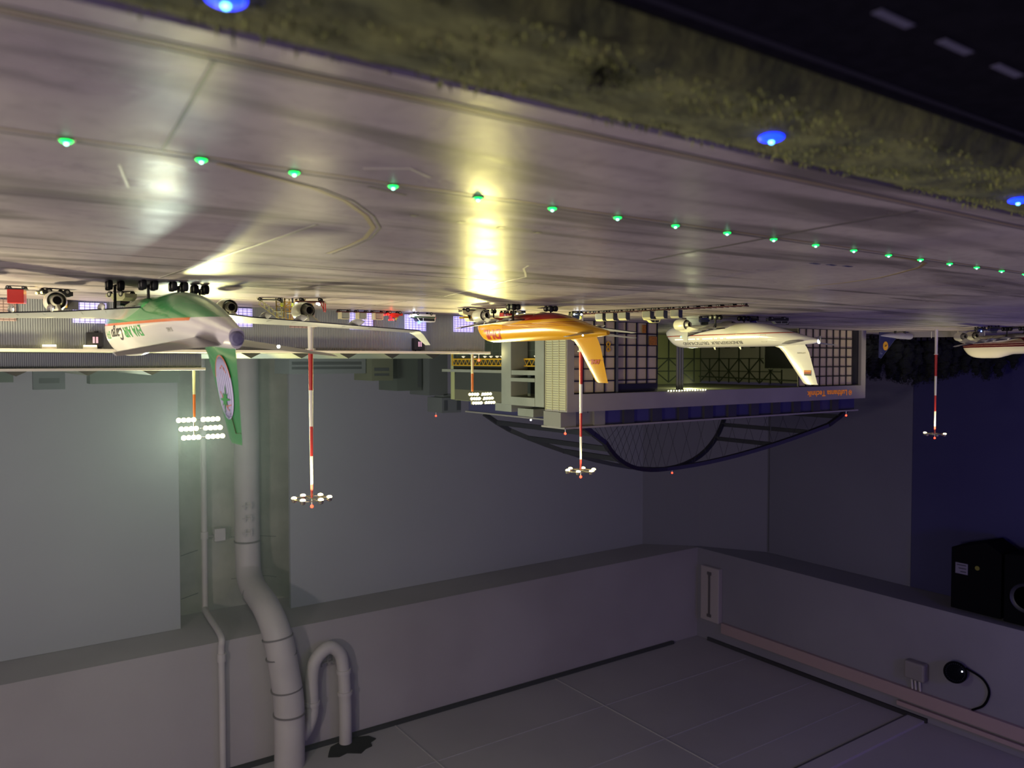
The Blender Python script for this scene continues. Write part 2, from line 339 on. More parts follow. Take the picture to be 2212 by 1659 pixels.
for c in ((-1.632, 3.95, 1.92), (-1.45, 3.95, 1.93), (-1.626, 3.95, 1.80)): MB().cyl(Vector(c) - t.location - Vector((0, 0, .01)), Vector(c) - t.location + Vector((0, 0, .01)), .040, n=20).build('collar', M_PIPE, t, True)
b = MB(); o = Vector((-1.545, 3.97, 1.74)) - t.location
for dx in (-.035, 0, .035): b.bar(o + Vector((dx, 0, -.03)), o + Vector((dx, 0, .02)), .006)
b.bar(o + Vector((-.05, 0, 0)), o + Vector((.05, 0, 0)), .007); b.build('wall_bracket', M_PIPEJ, t)
b = MB(); o = Vector((-1.33, 3.965, 1.55)); tb = MB().box(-.012, .012, 0, .04, -.03, .03); 
M_FIX = mat('fixture_cream', 'a79d99', .5); M_FIXD = mat('fixture_dark', '4a403e', .6)
t = thing('light_fitting', (-4.47, 3.855, 1.64), 'long upright cream tube-light fitting on the right-hand beam by the room corner', 'light fitting')
MB().box(0, .045, -.085, .085, 0, .40).build('housing', M_FIX, t, bevel=.006)
MB().box(.045, .05, -.008, .008, .04, .36).build('channel', M_FIXD, t)
for z in (.035, .345): MB().box(.045, .052, -.018, .018, z, z + .022).build('socket', M_FIXD, t)
t = thing('cable_duct', (-4.47, .6, 2.03), 'long flat pinkish cable duct running along the right-hand beam next to the ceiling', 'cable duct')
MB().box(0, .03, -2, 3.16, 0, .075).build('duct_body', mat('duct_pink', '9d8684', .6), t, bevel=.003)
MB().box(0, .028, -2, 1.85, .092, .118).build('lower_rail', MATS['duct_pink'], t, bevel=.003)
t = thing('junction_box', (-4.47, 2.335, 1.90), 'rounded square junction box beside the round spotlight', 'box')
MB().box(0, .06, -.06, .06, -.045, .06).build('box_body', mat('box_grey', '7c7674', .6), t, bevel=.012)
for dy in (-.02, .005, .025): MB().cyl((.03, dy, .06), (.012, dy + .004, .125), .006).build('cable', M_PIPE, t)
t = thing('round_spotlight', (-4.47, 2.1, 1.83), 'round black spotlight head with one tiny white diode on the right-hand beam', 'spotlight')
ax = Vector((.86, -.42, -.3)).normalized(); c0 = Vector((.07, 0, 0))
MB().lathe([(.02, -.05), (.05, -.045), (.058, 0), (.058, .012), (.05, .014), (.048, .006), (.001, .004)], c0, ax, 32).build('lamp_head', mat('spot_black', '040509', .85, spec=.1), t, True)
MB().cyl((0, .0, .06), c0 + Vector((-.03, 0, .045)), .01).build('bracket', mat('spot_black', '06070d'), t)
s_ = MB(); a1 = ax.cross(Vector((0, 0, 1))).normalized(); a2 = ax.cross(a1)
for k in range(28): s_.ball(c0 + ax * .014 + (a1 * cos(k * pi / 14) + a2 * sin(k * pi / 14)) * .045, .0022, 6)
s_.build('dimple_ring', mat('ring_dots', '2c2e3a', .4), t)
MB().ball(c0 + ax * .016 - a1 * -.032 + a2 * .01, .0032, 8).build('diode', mat('diode_white', 'ffffff', emit='dfe2ff', es=12), t)
tag(MB().tube([(-4.43, 2.06, 1.80), (-4.455, 1.985, 1.84), (-4.455, 1.95, 1.90), (-4.455, 1.975, 1.98), (-4.455, 2.035, 2.03)], .006, 8).build('cable', MATS['spot_black'], None, True), 'black cable curving from the round spotlight to the cable duct', 'cable')
# black show equipment hanging below the left beam
M_KIT = mat('kit_black', '040407', .8, spec=.1)
t = thing('projector_cabinet', (-4.60, 2.05, 1.528), 'large black equipment cabinet with a small white label at the right edge', 'cabinet')
MB().prism([(-.13, -.02), (.13, -.02), (.13, -.36), (-.05, -.42), (-.13, -.37)], -.10, .10, 'x').build('cabinet_body', M_KIT, t, bevel=.004)
MB().box(.1, .103, .04, .105, -.28, -.22).build('label_plate', mat('label_lilac', '6b6577', .6), t)
b = MB()
for k in range(3): b.box(.103, .1035, .048, .098 - .01 * k, -.272 + .018 * k, -.266 + .018 * k)
b.build('label_print', mat('label_ink', '2c2938', .6), t)
MB().lathe([(.012, 0), (.012, .004)], (.101, -.01, -.27), (1, 0, 0), 16, True).build('warning_mark', mat('warning_yellow', '6a6420', .6), t)
for y in (-.08, .08): MB().box(-.01, .01, y - .01, y + .01, -.025, -.002).build('hanger', M_KIT, t)
t = thing('loudspeaker', (-4.60, 1.80, 1.528), 'black round-fronted loudspeaker hanging beside the labelled equipment cabinet', 'loudspeaker')
MB().prism([(-.12, -.02), (.10, -.02), (.10, -.38), (-.12, -.41)], -.08, .12, 'x').build('cabinet_body', M_KIT, t, bevel=.006)
MB().lathe([(.08, 0), (.075, .01), (.06, -.001), (.001, -.001)], (.121, -.01, -.17), (1, 0, 0), 28).build('speaker_cone', mat('cone_grey', '1c1c24', .5), t, True)
MB().box(-.01, .01, -.01, .01, -.025, -.002).build('hanger', M_KIT, t)

# =====================================================================================
#  HANGARS
# =====================================================================================
M_RIB = mat('ribbed_metal', '85898d', .5, .1, noise=(5, '787c80', .6)); M_CREAM = mat('cream_fascia', 'd8d3c0', .5); M_DKBOX = mat('hoist_dark', '17161b', .6)
M_WLIT = mat('lit_window', 'c9c4f0', .4, emit='b9b0ff', es=1.1); M_WDIM = mat('dim_window', 'a58f88', .5, emit='a98a80', es=.10); M_GRID = mat('window_grid', '6b678a', .5)
def ribbed(x0, x1, y, z0, z1, pitch=.0044, d=.0010, back=.02):
    n = int(round((x1 - x0) / pitch)); poly = []
    for i in range(n):
        a_ = x0 + (x1 - x0) * i / n; p = (x1 - x0) / n
        poly += [(a_, y), (a_ + p * .55, y), (a_ + p * .65, y - d), (a_ + p * .9, y - d)]
    poly += [(x1, y), (x1, y + back), (x0, y + back)]
    return MB().prism(poly, z0, z1, 'z')
def ribwall(x0, x1, y, z0, z1, **k):
    b = MB(); n = max(1, int((x1 - x0) / .06))
    for i in range(n):
        q = ribbed(x0 + (x1 - x0) * i / n, x0 + (x1 - x0) * (i + 1) / n, y, z0, z1, **k); b.add(q.v, q.f)
    return b
t = thing('low_hangar', (0, 1.85, 0), 'long low hangar with grey ribbed wall, cream roof edge and square lit windows', 'hangar')
def lo(b, name, m, parent=None, **k): return b.build(name, m, parent or t, **k)
b = ribwall(-1.186, .5, 0, 0, .1); lo(b, 'ribbed_wall', M_RIB)
lo(MB().box(-1.184, .5, .02, 1.1, 0, .1), 'hangar_body', M_RIB)
lo(MB().box(-1.192, .5, -.022, .0, .1, .1065), 'roof_edge', M_CREAM, bevel=.0008); lo(MB().box(-1.190, .5, .0, 1.1, .1, .106), 'flat_roof', mat('roof_felt', '4c4c46', .9))
gable = MB().add([(-.024, 0, 0), (.024, 0, 0), (0, 0, .0125), (-.024, .55, 0), (.024, .55, 0), (0, .55, .0125)], [(0, 1, 2), (3, 5, 4), (0, 2, 5, 3), (1, 4, 5, 2)])
for k in range(5): q = MB(); q.v, q.f, q.m = gable.v[:], gable.f[:], gable.m[:]; lo(q, 'roof_gable', mat('gable_white', '484940', .8), loc=(-.553 - .124 * k, .05, .1065))
for k, xc in enumerate((-1.115, -.967, -.814, -.66, -.51, -.36, -.206, -.045, .10)):
    lit = k not in (3, 7)
    w = MB().box(-.031, .031, -.0045, -.002, .004, .046); o = lo(w, 'window', M_WLIT if lit else M_WDIM, loc=(xc, 0, 0))
    g = MB()
    for i in range(7): g.box(-.031 + .0095 * i + .0022, -.031 + .0095 * i + .003, -.0052, -.0044, .004, .046)
    for i in range(7): g.box(-.031, .031, -.0052, -.0044, .0068 + .006 * i, .0075 + .006 * i)
    g.build('window_bars', M_GRID if lit else mat('dim_bars', '7b645c'), o)
M_TUBE = mat('tube_glow', 'fff6c0', emit='fff0a0', es=14)
for xc, lab in ((-.131, 'right'), (-.204, 'left')):
    l_ = thing('wall_light', (xc, 1.833, .0965), 'glowing yellow strip light under the low hangar roof, ' + ('nearest the left edge' if lab == 'right' else 'beside the black cabin'), 'lamp', group=None)
    MB().box(-.013, .013, -.002, .002, -.001, .0035).build('housing', M_CREAM, l_); MB().box(-.012, .012, -.0015, .0015, -.004, -.001).build('tube', M_TUBE, l_)
    lamp('wall_light_glow', 'POINT', (xc, 1.825, .088), .004, (1, .85, .45), .006)
for xc, lab in ((-.213, 'beside the strip light under the low roof'), (-.972, 'beyond the upturned wing tip')):
    l_ = thing('hoist_cabin', (xc, 1.849, .066), 'small black cabin with pink panes, ' + lab, 'cabin')
    MB().box(-.015, .015, -.016, .0, 0, .030).build('cabin_body', M_DKBOX, l_, bevel=.0008)
    MB().box(-.006, -.002, -.0168, -.016, .009, .022).build('pane', mat('pink_pane', 'caa0b4', emit='c99cb4', es=.5), l_); MB().box(.0, .004, -.0168, -.016, .009, .022).build('pane', MATS['pink_pane'], l_)
    MB().cyl((.008, -.008, .03), (.008, -.008, .034), .0015).build('hook', M_DKBOX, l_)
    MB().cyl((-.004, -.008, -.003), (-.004, -.008, 0), .004).build('rounded_foot', M_DKBOX, l_)

t = thing('tall_hangar', (0, 2.15, 0), 'taller ribbed hangar block behind the low hangar, cream roof edge with three white gables', 'hangar')
lo(ribwall(-.497, .6, 0, .1066, .143), 'ribbed_wall', M_RIB); lo(MB().box(-.495, .6, .02, .8, .1066, .143), 'hangar_body', M_RIB)
lo(MB().box(-.503, .6, -.02, .8, .143, .1495), 'roof_edge', M_CREAM, bevel=.0008)
for xc in (-.087, -.237, -.382): 
    q = MB(); q.v, q.f, q.m = gable.v[:], gable.f[:], gable.m[:]; lo(q, 'roof_gable', MATS['gable_white'], loc=(xc, .03, .1495))

# --- big maintenance hangar with glazed sliding doors
M_CONC = mat('hangar_white', '8c8780', .7, noise=(6, '7f7b74', .5)); M_CONC2 = mat('concrete_grey', '8b8d80', .8, noise=(9, '77796c', .6)); M_STEEL = mat('door_steel', '15161a', .5)
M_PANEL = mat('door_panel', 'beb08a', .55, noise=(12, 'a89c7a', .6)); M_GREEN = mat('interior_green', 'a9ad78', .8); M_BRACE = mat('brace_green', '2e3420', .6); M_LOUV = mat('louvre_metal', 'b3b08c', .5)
M_BPANE = mat('clerestory_pane', '3b3a5c', .3); M_PIL = mat('pilaster', '2d2c33', .7); M_PILL = mat('clerestory_wall', '7a786f', .7)
hx0, hx1 = -3.077, -1.482
t = thing('maintenance_hangar', (0, 1.85, 0), 'large white aircraft hangar with glazed sliding doors and an arched steel truss roof', 'hangar')
lo(MB().box(hx0, hx1, 0, .02, .228, .282), 'fascia', M_CONC)
lo(MB().box(hx0, hx0 + .033, 0, .87, 0, .228), 'side_wall', M_CONC)
lo(MB().box(-1.509, hx1, 0, .11, 0, .228), 'corner_pier', M_CONC)
lo(MB().box(-1.509, hx1, .0201, .11, .228, .282), 'corner_block', M_CONC)
lv = MB()
for k in range(38): lv.add([(hx1, .006, .004 + .0072 * k), (hx1, .105, .004 + .0072 * k), (hx1 + .0022, .105, .004 + .0072 * k), (hx1 + .0022, .006, .004 + .0072 * k), (hx1, .006, .0095 + .0072 * k), (hx1, .105, .0095 + .0072 * k)], [(0, 1, 2, 3), (3, 2, 5, 4)])
for k in range(4): lv.box(hx1, hx1 + .003, .004 + .0335 * k, .006 + .0335 * k, .002, .279)
lo(lv, 'louvre_wall', M_LOUV)
lo(MB().box(hx0, -1.6, .0205, .87, .2825, .2835).box(hx0 + .034, -1.60, .87, .9, 0, .282), 'rear_wall', M_GREEN)
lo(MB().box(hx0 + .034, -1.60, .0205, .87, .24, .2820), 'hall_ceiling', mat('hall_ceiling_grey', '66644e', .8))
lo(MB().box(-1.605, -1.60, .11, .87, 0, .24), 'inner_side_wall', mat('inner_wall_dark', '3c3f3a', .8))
# clerestory
c = lo(MB().box(hx0 + .035, -1.66, .028, .86, .2835, .329), 'clerestory', M_BPANE); lo(MB().box(-1.66, hx1 - .005, .028, .125, .2835, .329), 'clerestory_end', M_PILL)
for k in range(12):
    x = -1.5015 - .1265 * k; w = .022 if k else .03
    MB().box(x - w, x + w, .018, .028, .2835, .329).build('pilaster', M_PIL if k > 1 else M_PILL, c)
for k in range(1): MB().box(hx1 - .006, hx1, .04 + .11 * k, .10 + .11 * k, .2835, .329).build('pilaster', M_PILL, c)
lo(MB().box(hx0 + .03, -1.65, .012, .87, .329, .3345).box(-1.65, hx1, .012, .13, .329, .3345), 'roof_slab', M_CONC)
for k in range(8): lo(MB().cyl((hx1 - .09 - .19 * k, .01, .2825), (hx1 - .09 - .19 * k, .01, .287), .002, n=6), 'roof_vent', M_PIL)
# doors
def door(x0, x1, y, z1, nx, nz, dark_top=False, name='sliding_door', diag=True, cols=None):
    d = MB(); d.box(x0, x1, y + .004, y + .007, 0, z1); o = lo(d, name, M_PANEL)
    g = MB(); th = .0019
    for i in range(nx + 1): xx = x0 + (x1 - x0) * i / nx; g.box(xx - th, xx + th, y, y + .004, 0, z1)
    zs = [z1 * j / nz for j in range(nz + 1)]
    for z in zs: g.box(x0, x1, y, y + .004, max(0, z - th), z + th)
    g.build('door_frame', M_STEEL, o)
    s2 = MB()
    for i in range(nx):
        for j in range(nz):
            xa, xb = x0 + (x1 - x0) * i / nx, x0 + (x1 - x0) * (i + 1) / nx; s2.bar(((xa + xb) / 2, y + .0045, zs[j]), ((xa + xb) / 2, y + .0045, zs[j + 1]), .0006)
            s2.bar((xa, y + .0045, (zs[j] + zs[j + 1]) / 2), (xb, y + .0045, (zs[j] + zs[j + 1]) / 2), .0006)
            if diag and j > 0 and (i + 0) % nx in (0, 1, 2):
                if i % 2: s2.bar((xa, y + .0045, zs[j]), (xb, y + .0045, zs[j + 1]), .0007)
                else: s2.bar((xa, y + .0045, zs[j + 1]), (xb, y + .0045, zs[j]), .0007)
    s2.build('glazing_bars', mat('glazing_bar', '5d574b', .6), o)
    return o
d1 = door(-1.688, -1.512, .012, .226, 4, 6); d2 = door(-1.886, -1.700, .024, .226, 4, 6); MB().box(-1.886, -1.700, .022, .0238, .200, .226).build('top_panel', mat('dark_glass', '202024', .3), d2)
d3 = door(-3.003, -2.641, .012, .226, 8, 6); MB().box(-3.042, -3.004, .012, .018, 0, .226).build('end_panel', mat('dark_glass', '202024'), d3)
MB().box(-1.700, -1.688, .012, .03, 0, .226).build('door_post', mat('post_grey', '565a50', .6), d1)
# number plates on the doors
n8 = MB()
for zc in (.073, .089): n8.lathe([(.0045, 0), (.009, 0), (.009, .0012), (.0045, .0012), (.0045, 0)], (-1.657, .0118, zc), (0, -1, 0), 20)
n8.build('hangar_number', mat('sign_yellow', 'd0a01c', .5), d1)
MB().box(-1.882, -1.848, .0225, .0238, .045, .074).build('orange_plate', mat('sign_orange', 'b67818', .5, noise=(180, '8a5a14', 1)), d2)
MB().box(-1.832, -1.816, .0225, .0238, .008, .034).build('orange_plate', MATS['sign_orange'], d2)
# inside: truss work on the far side wall and the rear wall
bi = MB(); X0 = hx0 + .036
ys = [.87 - .0605 * k for k in range(9)]
for k, yv in enumerate(ys): bi.bar((X0, yv, 0 if k % 2 == 0 else .116), (X0, yv, .232), .004, .005, (1, 0, 0))
for z in (.116, .177): bi.bar((X0, .87, z), (X0, .39, z), .005, .004)
for k in range(8):
    a_, b_ = (.116, .177) if k % 2 == 0 else (.177, .116); bi.bar((X0, ys[k], a_), (X0, ys[k + 1], b_), .004, .005, (1, 0, 0))
    a_, b_ = (.232, .177) if k % 2 == 0 else (.177, .232); bi.bar((X0, ys[k], a_), (X0, ys[k + 1], b_), .004, .005, (1, 0, 0))
bi.bar((X0 + .02, .86, .205), (X0 + .02, .2, .218), .006, .006)
for k in range(8):
    xx = -2.99 + .09 * k; bi.bar((xx, .865, 0), (xx, .865, .232), .005)
    if k < 7: bi.bar((xx, .865, .177 if k % 2 else .232), (xx + .09, .865, .232 if k % 2 else .177), .004); bi.bar((xx, .865, .177 if k % 2 else .116), (xx + .09, .865, .116 if k % 2 else .177), .004)
bi.bar((-3.03, .865, .116), (-1.6, .865, .116), .005); bi.bar((-3.03, .865, .177), (-1.6, .865, .177), .005)
lo(bi, 'truss_bracing', M_BRACE)
lo(MB().box(X0, X0 + .004, .28, .47, 0, .16), 'dark_opening', mat('opening_dark', '0d100c', .6)); gf = MB(); gf.bar((X0 + .006, .475, 0), (X0 + .006, .475, .164), .005).bar((X0 + .006, .475, .164), (X0 + .006, .27, .164), .005); lo(gf, 'gate_frame', M_CONC2)  # dark sheet painted in for the unlit opening inside the frame
for yy in (.78, .70, .62, .55): lo(MB().box(X0, X0 + .002, yy - .018, yy + .012, .055, .066), 'wall_shelf', M_BRACE)
pc = MB(); [pc.cyl((-2.03 - .012 * i, .07, 0), (-2.03 - .012 * i, .07, .235), .0045, n=8) for i in range(3)]; lo(pc, 'column_pipes', M_CONC2)
lo(MB().box(-2.018, -1.888, .16, .165, 0, .235), 'dark_partition', mat('partition', '23281a', .7)); pt = MB()
for k in range(2):
    for j in range(2): pt.box(-1.94 - .035 * k, -1.934 - .035 * k, .158, .16, .07 + .02 * j, .076 + .02 * j)
pt.bar((-2.015, .158, .115), (-1.89, .158, .115), .003); pt.bar((-2.01, .158, .2), (-1.95, .158, .12), .003); pt.bar((-1.90, .158, .2), (-1.95, .158, .12), .003); lo(pt, 'partition_framing', mat('framing_dark', '10140c', .7))
lamp('hall_light', 'POINT', (-2.45, 2.25, .21), 1.3, (.9, .95, .5), .02); lamp('hall_light', 'POINT', (-1.95, 2.5, .2), .5, (.95, .95, .55), .02)
# glowing LED row
M_LED = mat('led_glow', 'ffffd0', emit='ffffc8', es=7)
for k in range(15): MB().ball((-1.912 - .013 * k, -.002, .226), .0021 + .0007 * (k % 3 == 1), 8).build('diode', M_LED, t)
# orange sign
M_SIGN = mat('sign_glow', 'c8741c', emit='d87818', es=.35)
lettering('sign_lettering', 'Lufthansa Technik', .031, M_SIGN, t, lambda u, v: (-2.945 + u, -.0012, .245 + v), bold=.0006, xs=1.18)
sg = MB().lathe([(.0085, 0), (.0105, 0), (.0105, .001), (.0085, .001), (.0085, 0)], (-2.966, -.0002, .256), (0, -1, 0), 24); sg.bar((-2.973, -.001, .252), (-2.962, -.001, .26), .002).bar((-2.967, -.001, .254), (-2.960, -.001, .252), .0018); lo(sg, 'sign_emblem', M_SIGN)
# portal tower and crane hall on the side facing right
p = lo(MB().box(hx1 - .07, hx1 + .0, .117, .165, 0, .2725), 'portal_column', M_CONC2, bevel=.001); lo(MB().box(hx1 - .07, hx1, .30, .357, 0, .2725), 'portal_column', M_CONC2, bevel=.001)
lo(MB().box(hx1 - .07, hx1 + .001, .165, .30, .245, .2725), 'portal_beam', M_CONC2); lo(MB().box(hx1 - .07, hx1 + .001, .165, .30, .182, .194), 'portal_beam', M_CONC2); lo(MB().box(hx1 - .09, hx1 - .002, .165, .30, .157, .172), 'portal_beam', M_CONC2)
lo(MB().box(hx1 - .09, hx1 - .072, .11, .80, 0, .168), 'glass_wall', mat('hall_glass', '3d4238', .3))
M_CRANE = mat('crane_yellow', 'c79a1e', .5, emit='8a6a10', es=.15)
cr = MB()
for y0, y1 in ((.17, .30), (.36, .78)):
    xx = hx1 - .055
    cr.bar((xx, y0, .120), (xx, y1, .120), .005); cr.bar((xx, y0, .143), (xx, y1, .143), .004); n = int((y1 - y0) / .014)
    for i in range(n): cr.bar((xx, y0 + (y1 - y0) * i / n, .121 if i % 2 else .142), (xx, y0 + (y1 - y0) * (i + 1) / n, .142 if i % 2 else .121), .0018)
cr.bar((hx1 - .055, .17, 0), (hx1 - .055, .17, .145), .006); cr.bar((hx1 - .055, .78, .095), (hx1 - .055, .78, .145), .004)
lo(cr, 'yellow_crane', M_CRANE)
lo(MB().box(hx1 - .09, hx1 - .02, .357, .80, .158, .168), 'hall_roof_edge', M_CONC2); lo(MB().box(hx1 - .03, hx1 - .02, .352, .37, 0, .158), 'hall_post', M_CONC2)
gl = MB()
for i in range(9): gl.box(hx1 - .072, hx1 - .070, .37 + .05 * i, .371 + .05 * i, 0, .115)
for z in (.03, .06, .09): gl.box(hx1 - .072, hx1 - .070, .17, .78, z, z + .001)
lo(gl, 'glass_bars', mat('glass_bar', '63685a', .5))
for yy in (.22, .42, .45, .49, .53, .60, .68):
    MB().lathe([(.002, .006), (.007, .001), (.007, 0), (.0035, -.001)], (hx1 - .045, yy, .109), (0, 0, 1), 10, True).build('hall_pendant', mat('pendant_glow', 'e8e4d0', emit='fff4d0', es=.5), t, True)
lo(MB().box(hx1 - .12, hx1 - .02, .20, .288, .2835, .309), 'roof_box', M_CONC2); lo(MB().box(hx1 - .12, hx1 - .03, .34, .44, .273, .30), 'roof_box', M_CONC2)
lo(MB().ball((hx1 - .01, .20, .3175), .003, 8), 'roof_lamp', mat('white_glow', 'ffffff', emit='ffffff', es=8))
lamp('crane_hall_light', 'POINT', (-1.46, 2.2, .10), .06, (1, .85, .4), .01)
# arch truss
def lerp(a, b, u): return a + (b - a) * u
def archpts(side):
    P = []
    for i in range(25):
        u = -1 + 2 * i / 24; x = -2.42 - .86 * u * (1 if u > 0 else .84); z = .585 - .245 * abs(u) ** 1.9
        y = .50 + side * (.30 * min(1, abs(u) ** 1.6 * 1.3)); P.append((x, y, z))
    return P
ar = MB(); A_, B_ = archpts(-1), archpts(1)
for P in (A_, B_):
    for i in range(24): ar.bar(P[i], P[i + 1], .016, .017, (0, 1, 0))
for i in (1, 3, 5, 19, 21, 23): ar.bar(A_[i], B_[i], .014, .018)
arch = lo(ar, 'roof_arch', mat('arch_navy', '15141f', .6))
hg = MB()
for P in (A_,):
    for i in range(2, 22):
        x, y, z = P[i]
        if z > .36: hg.cyl((x, y, z), (x - .09, y, .334), .0008, n=5); hg.cyl((x, y, z), (x + .09, y, .334), .0008, n=5)
hg.build('arch_cable', mat('cable_grey', '191922', .6), arch)
lo(MB().cyl((-2.72, .20, .334), (-2.72, .20, .42), .0015, n=6), 'antenna', M_PIL)

# dim buildings far behind
def block(x0, x1, y, z1, m, lab, d=.18, bands=(), cat='building', zb=0):
    q = thing('distant_building', (x0, y, 0), lab, cat); MB().box(0, x1 - x0, 0, d, zb, z1).build('wall', m, q)
    for (za, zb_, m2) in bands: MB().box(.02, x1 - x0 - .01, -.002, 0, za, zb_).build('window_band', m2, q)
    return q
M_D1 = mat('dim_grey', '55585a', .9); M_D2 = mat('dim_olive', '4e4f3c', .9); M_D3 = mat('dim_green', '3c423c', .9); M_DW = mat('dim_window_dark', '2a2c30', .7)
block(-1.34, -1.02, 3.0, .178, M_D1, 'dim grey block with two dark window bands behind the low hangar', bands=((.13, .142, M_DW), (.15, .160, M_DW)))
block(-1.44, -1.345, 2.95, .208, M_D2, 'dim olive building with two dark windows behind the low hangar roof', bands=((.155, .168, M_DW), (.178, .188, M_DW)))
q = block(-1.60, -1.483, 3.0, .254, M_D3, 'dim dark green tower block right of the olive building'); MB().box(.002, .02, -.003, 0, .12, .24).build('dark_recess', M_DW, q)
q = block(-1.70, -1.61, 2.95, .275, mat('dim_grey2', '4a4d4e', .9), 'dim grey tower carrying a dark-windowed box near its top'); MB().box(-.05, .045, -.03, .1, .285, .35).build('top_box', M_D1, q); MB().box(-.045, -.028, -.032, -.03, .295, .34).build('dark_pane', M_DW, q); MB().box(.02, .035, -.032, -.03, .295, .34).build('dark_pane', M_DW, q); MB().box(-.02, .02, 0, .08, .27, .29).build('neck', M_D1, q)
block(-.66, -.354, 3.2, .21, M_D3, 'dim flat-roofed dark building behind the tall hangar, its dim roof widest', d=.1)
block(-.12, .3, 3.2, .20, M_D3, 'dim dark building at the left edge behind the tall hangar', d=.1)
q = block(-.31, -.20, 3.6, .24, M_D1, 'dim pale billboard-like block with a dark strip behind the tall hangar', d=.05); MB().box(.02, .09, -.003, 0, .195, .215).build('dark_strip', M_DW, q)

# =====================================================================================
#  MASTS AND LAMPS
# =====================================================================================
M_RED = mat('mast_red', 'b02a20', .4); M_WHITE = mat('mast_white', 'd9d6c8', .4); M_ORG = mat('mast_orange', 'd0701c', .4); M_LENS = mat('floodlight_lens', 'fff7c8', emit='fff0a0', es=16); M_HOUS = mat('floodlight_housing', '8a8570', .4, .5)
M_REDL = mat('red_lamp', 'ff3020', emit='ff2a18', es=14)
def mast(x, y, lab, power, dead=()):
    q = thing('floodlight_mast', (x, y, 0), lab, 'light mast', group=None); zs = [0, .10, .188, .266, .33, .391, .42]
    for i in range(6):
        r = lambda z: .0062 - .0038 * z / .42
        MB().cyl((0, 0, zs[i]), (0, 0, zs[i + 1]), r(zs[i]), r(zs[i + 1]), n=14).build('pole_section', M_WHITE if i % 2 == 0 else M_RED, q, True)
    MB().cyl((0, 0, .0985), (0, 0, .1015), .0075, n=12).bar((-.011, 0, .1), (.011, 0, .1), .002).build('clamp_ring', M_WHITE, q)
    cr_ = MB().lathe([(.036, 0), (.038, 0), (.038, .0015), (.036, .0015), (.036, 0)], (0, 0, .4215), (0, 0, 1), 24).bar((-.037, 0, .422), (.037, 0, .422), .0015).bar((0, -.037, .422), (0, .037, .422), .0015); cr_.build('lamp_ring', M_HOUS, q)
    for k in range(6):
        a_ = k * pi / 3 + .35; c_ = Vector((.037 * cos(a_), .037 * sin(a_), .424)); fl = MB().lathe([(.001, .006), (.005, .004), (.0062, -.003)], c_, (0, 0, 1), 12).build('floodlight', M_HOUS, q, True)
        if k not in dead: MB().ball(c_ + Vector((0, 0, -.0045)), .0060, 12, (1, 1, .55)).build('lens', M_LENS, fl, True)
    MB().cyl((0, 0, .42), (0, 0, .435), .0012).build('beacon_stub', M_WHITE, q); MB().ball((0, 0, .439), .0036, 10).build('beacon', M_REDL, q, True)
    if power: lamp('mast_light', 'SPOT', (x, y, .405), power, (1, .90, .50), .03, (x, y - .06, 0), 152, .7)
    return q
mast(-.600, 1.627, 'tall red and white floodlight mast behind the wing of the green-tailed aircraft', 5.5)
mast(.15, 1.627, 'added floodlight mast outside the left edge, unseen, lighting the apron', 24)  # extra mast, out of view, added to light the apron
mast(-1.351, 1.627, 'tall red and white floodlight mast behind the yellow aircraft tail', 1.0)
mast(-3.208, 1.627, 'distant red and white floodlight mast in front of the black trees', 5, dead=(0, 2, 3, 5))
def array_mast(x, y, z0, zp, zl, dz, xa, xb, lab, power, aim, ls=1):
    q = thing('floodlight_array', (x, y, z0), lab, 'light mast')
    h = zp - z0; MB().cyl((0, 0, 0), (0, 0, h * .52), .0040, .0037, n=12).build('pole_section', mat('pole_cream', 'd8d49a', .4), q, True)
    MB().cyl((0, 0, h * .52), (0, 0, h), .0037, .0034, n=12).build('pole_section', M_ORG, q, True)
    n = 9
    for r in range(3):
        sh = -.006 * r; zz = zl + dz * r - z0; x0 = xa - x + sh; x1 = xb - x + sh; MB().bar((x0, 0, zz), (x1, 0, zz + .001 * r), .002).build('lamp_bar', M_HOUS, q)
        for k in range(n):
            if k == 4: continue
            xx = lerp(x0, x1, k / (n - 1)); hs = MB().lathe([(.002 * ls, -.007 * ls), (.005 * ls, -.004), (.0062 * ls, .002)], (xx, -.003, zz), (0, -1, -.25), 12).build('floodlight', M_HOUS, q, True)
            MB().lathe([(.0058 * ls, 0), (.005 * ls, .0024), (.0001, .0032)], (xx, -.0042, zz - .0006), (0, -1, -.25), 12).build('lens', M_LENS, hs, True)
        lamp('array_light', 'SPOT', ((xa + xb) / 2 + sh, y - .022, zl + dz * r), power, (1, .90, .30), .022, aim, 150, .6)
    MB().bar((0, .003, zl - z0 - .004), (0, .003, zl + 2 * dz - z0 + .004), .003).build('back_post', M_HOUS, q)
    return q
array_mast(-.489, 2.2, .1497, .275, .283, .0235, -.449, -.548, 'large blazing three-row floodlight array beside the green aircraft tail', 7.5, (-.35, .9, 0), ls=1.12)
lamp('array_spill', 'POINT', (-1.21, 1.915, .25), .7, (1, .95, .5), .02)
lamp('array_spill', 'POINT', (-.50, 2.32, .33), 22, (.86, 1, .80), .09)
array_mast(-1.176, 1.9, .1067, .213, .2215, .0125, -1.165, -1.235, 'smaller three-row floodlight array on the end of the low hangar roof', 6.0, (-1.1, .9, 0), ls=.68)
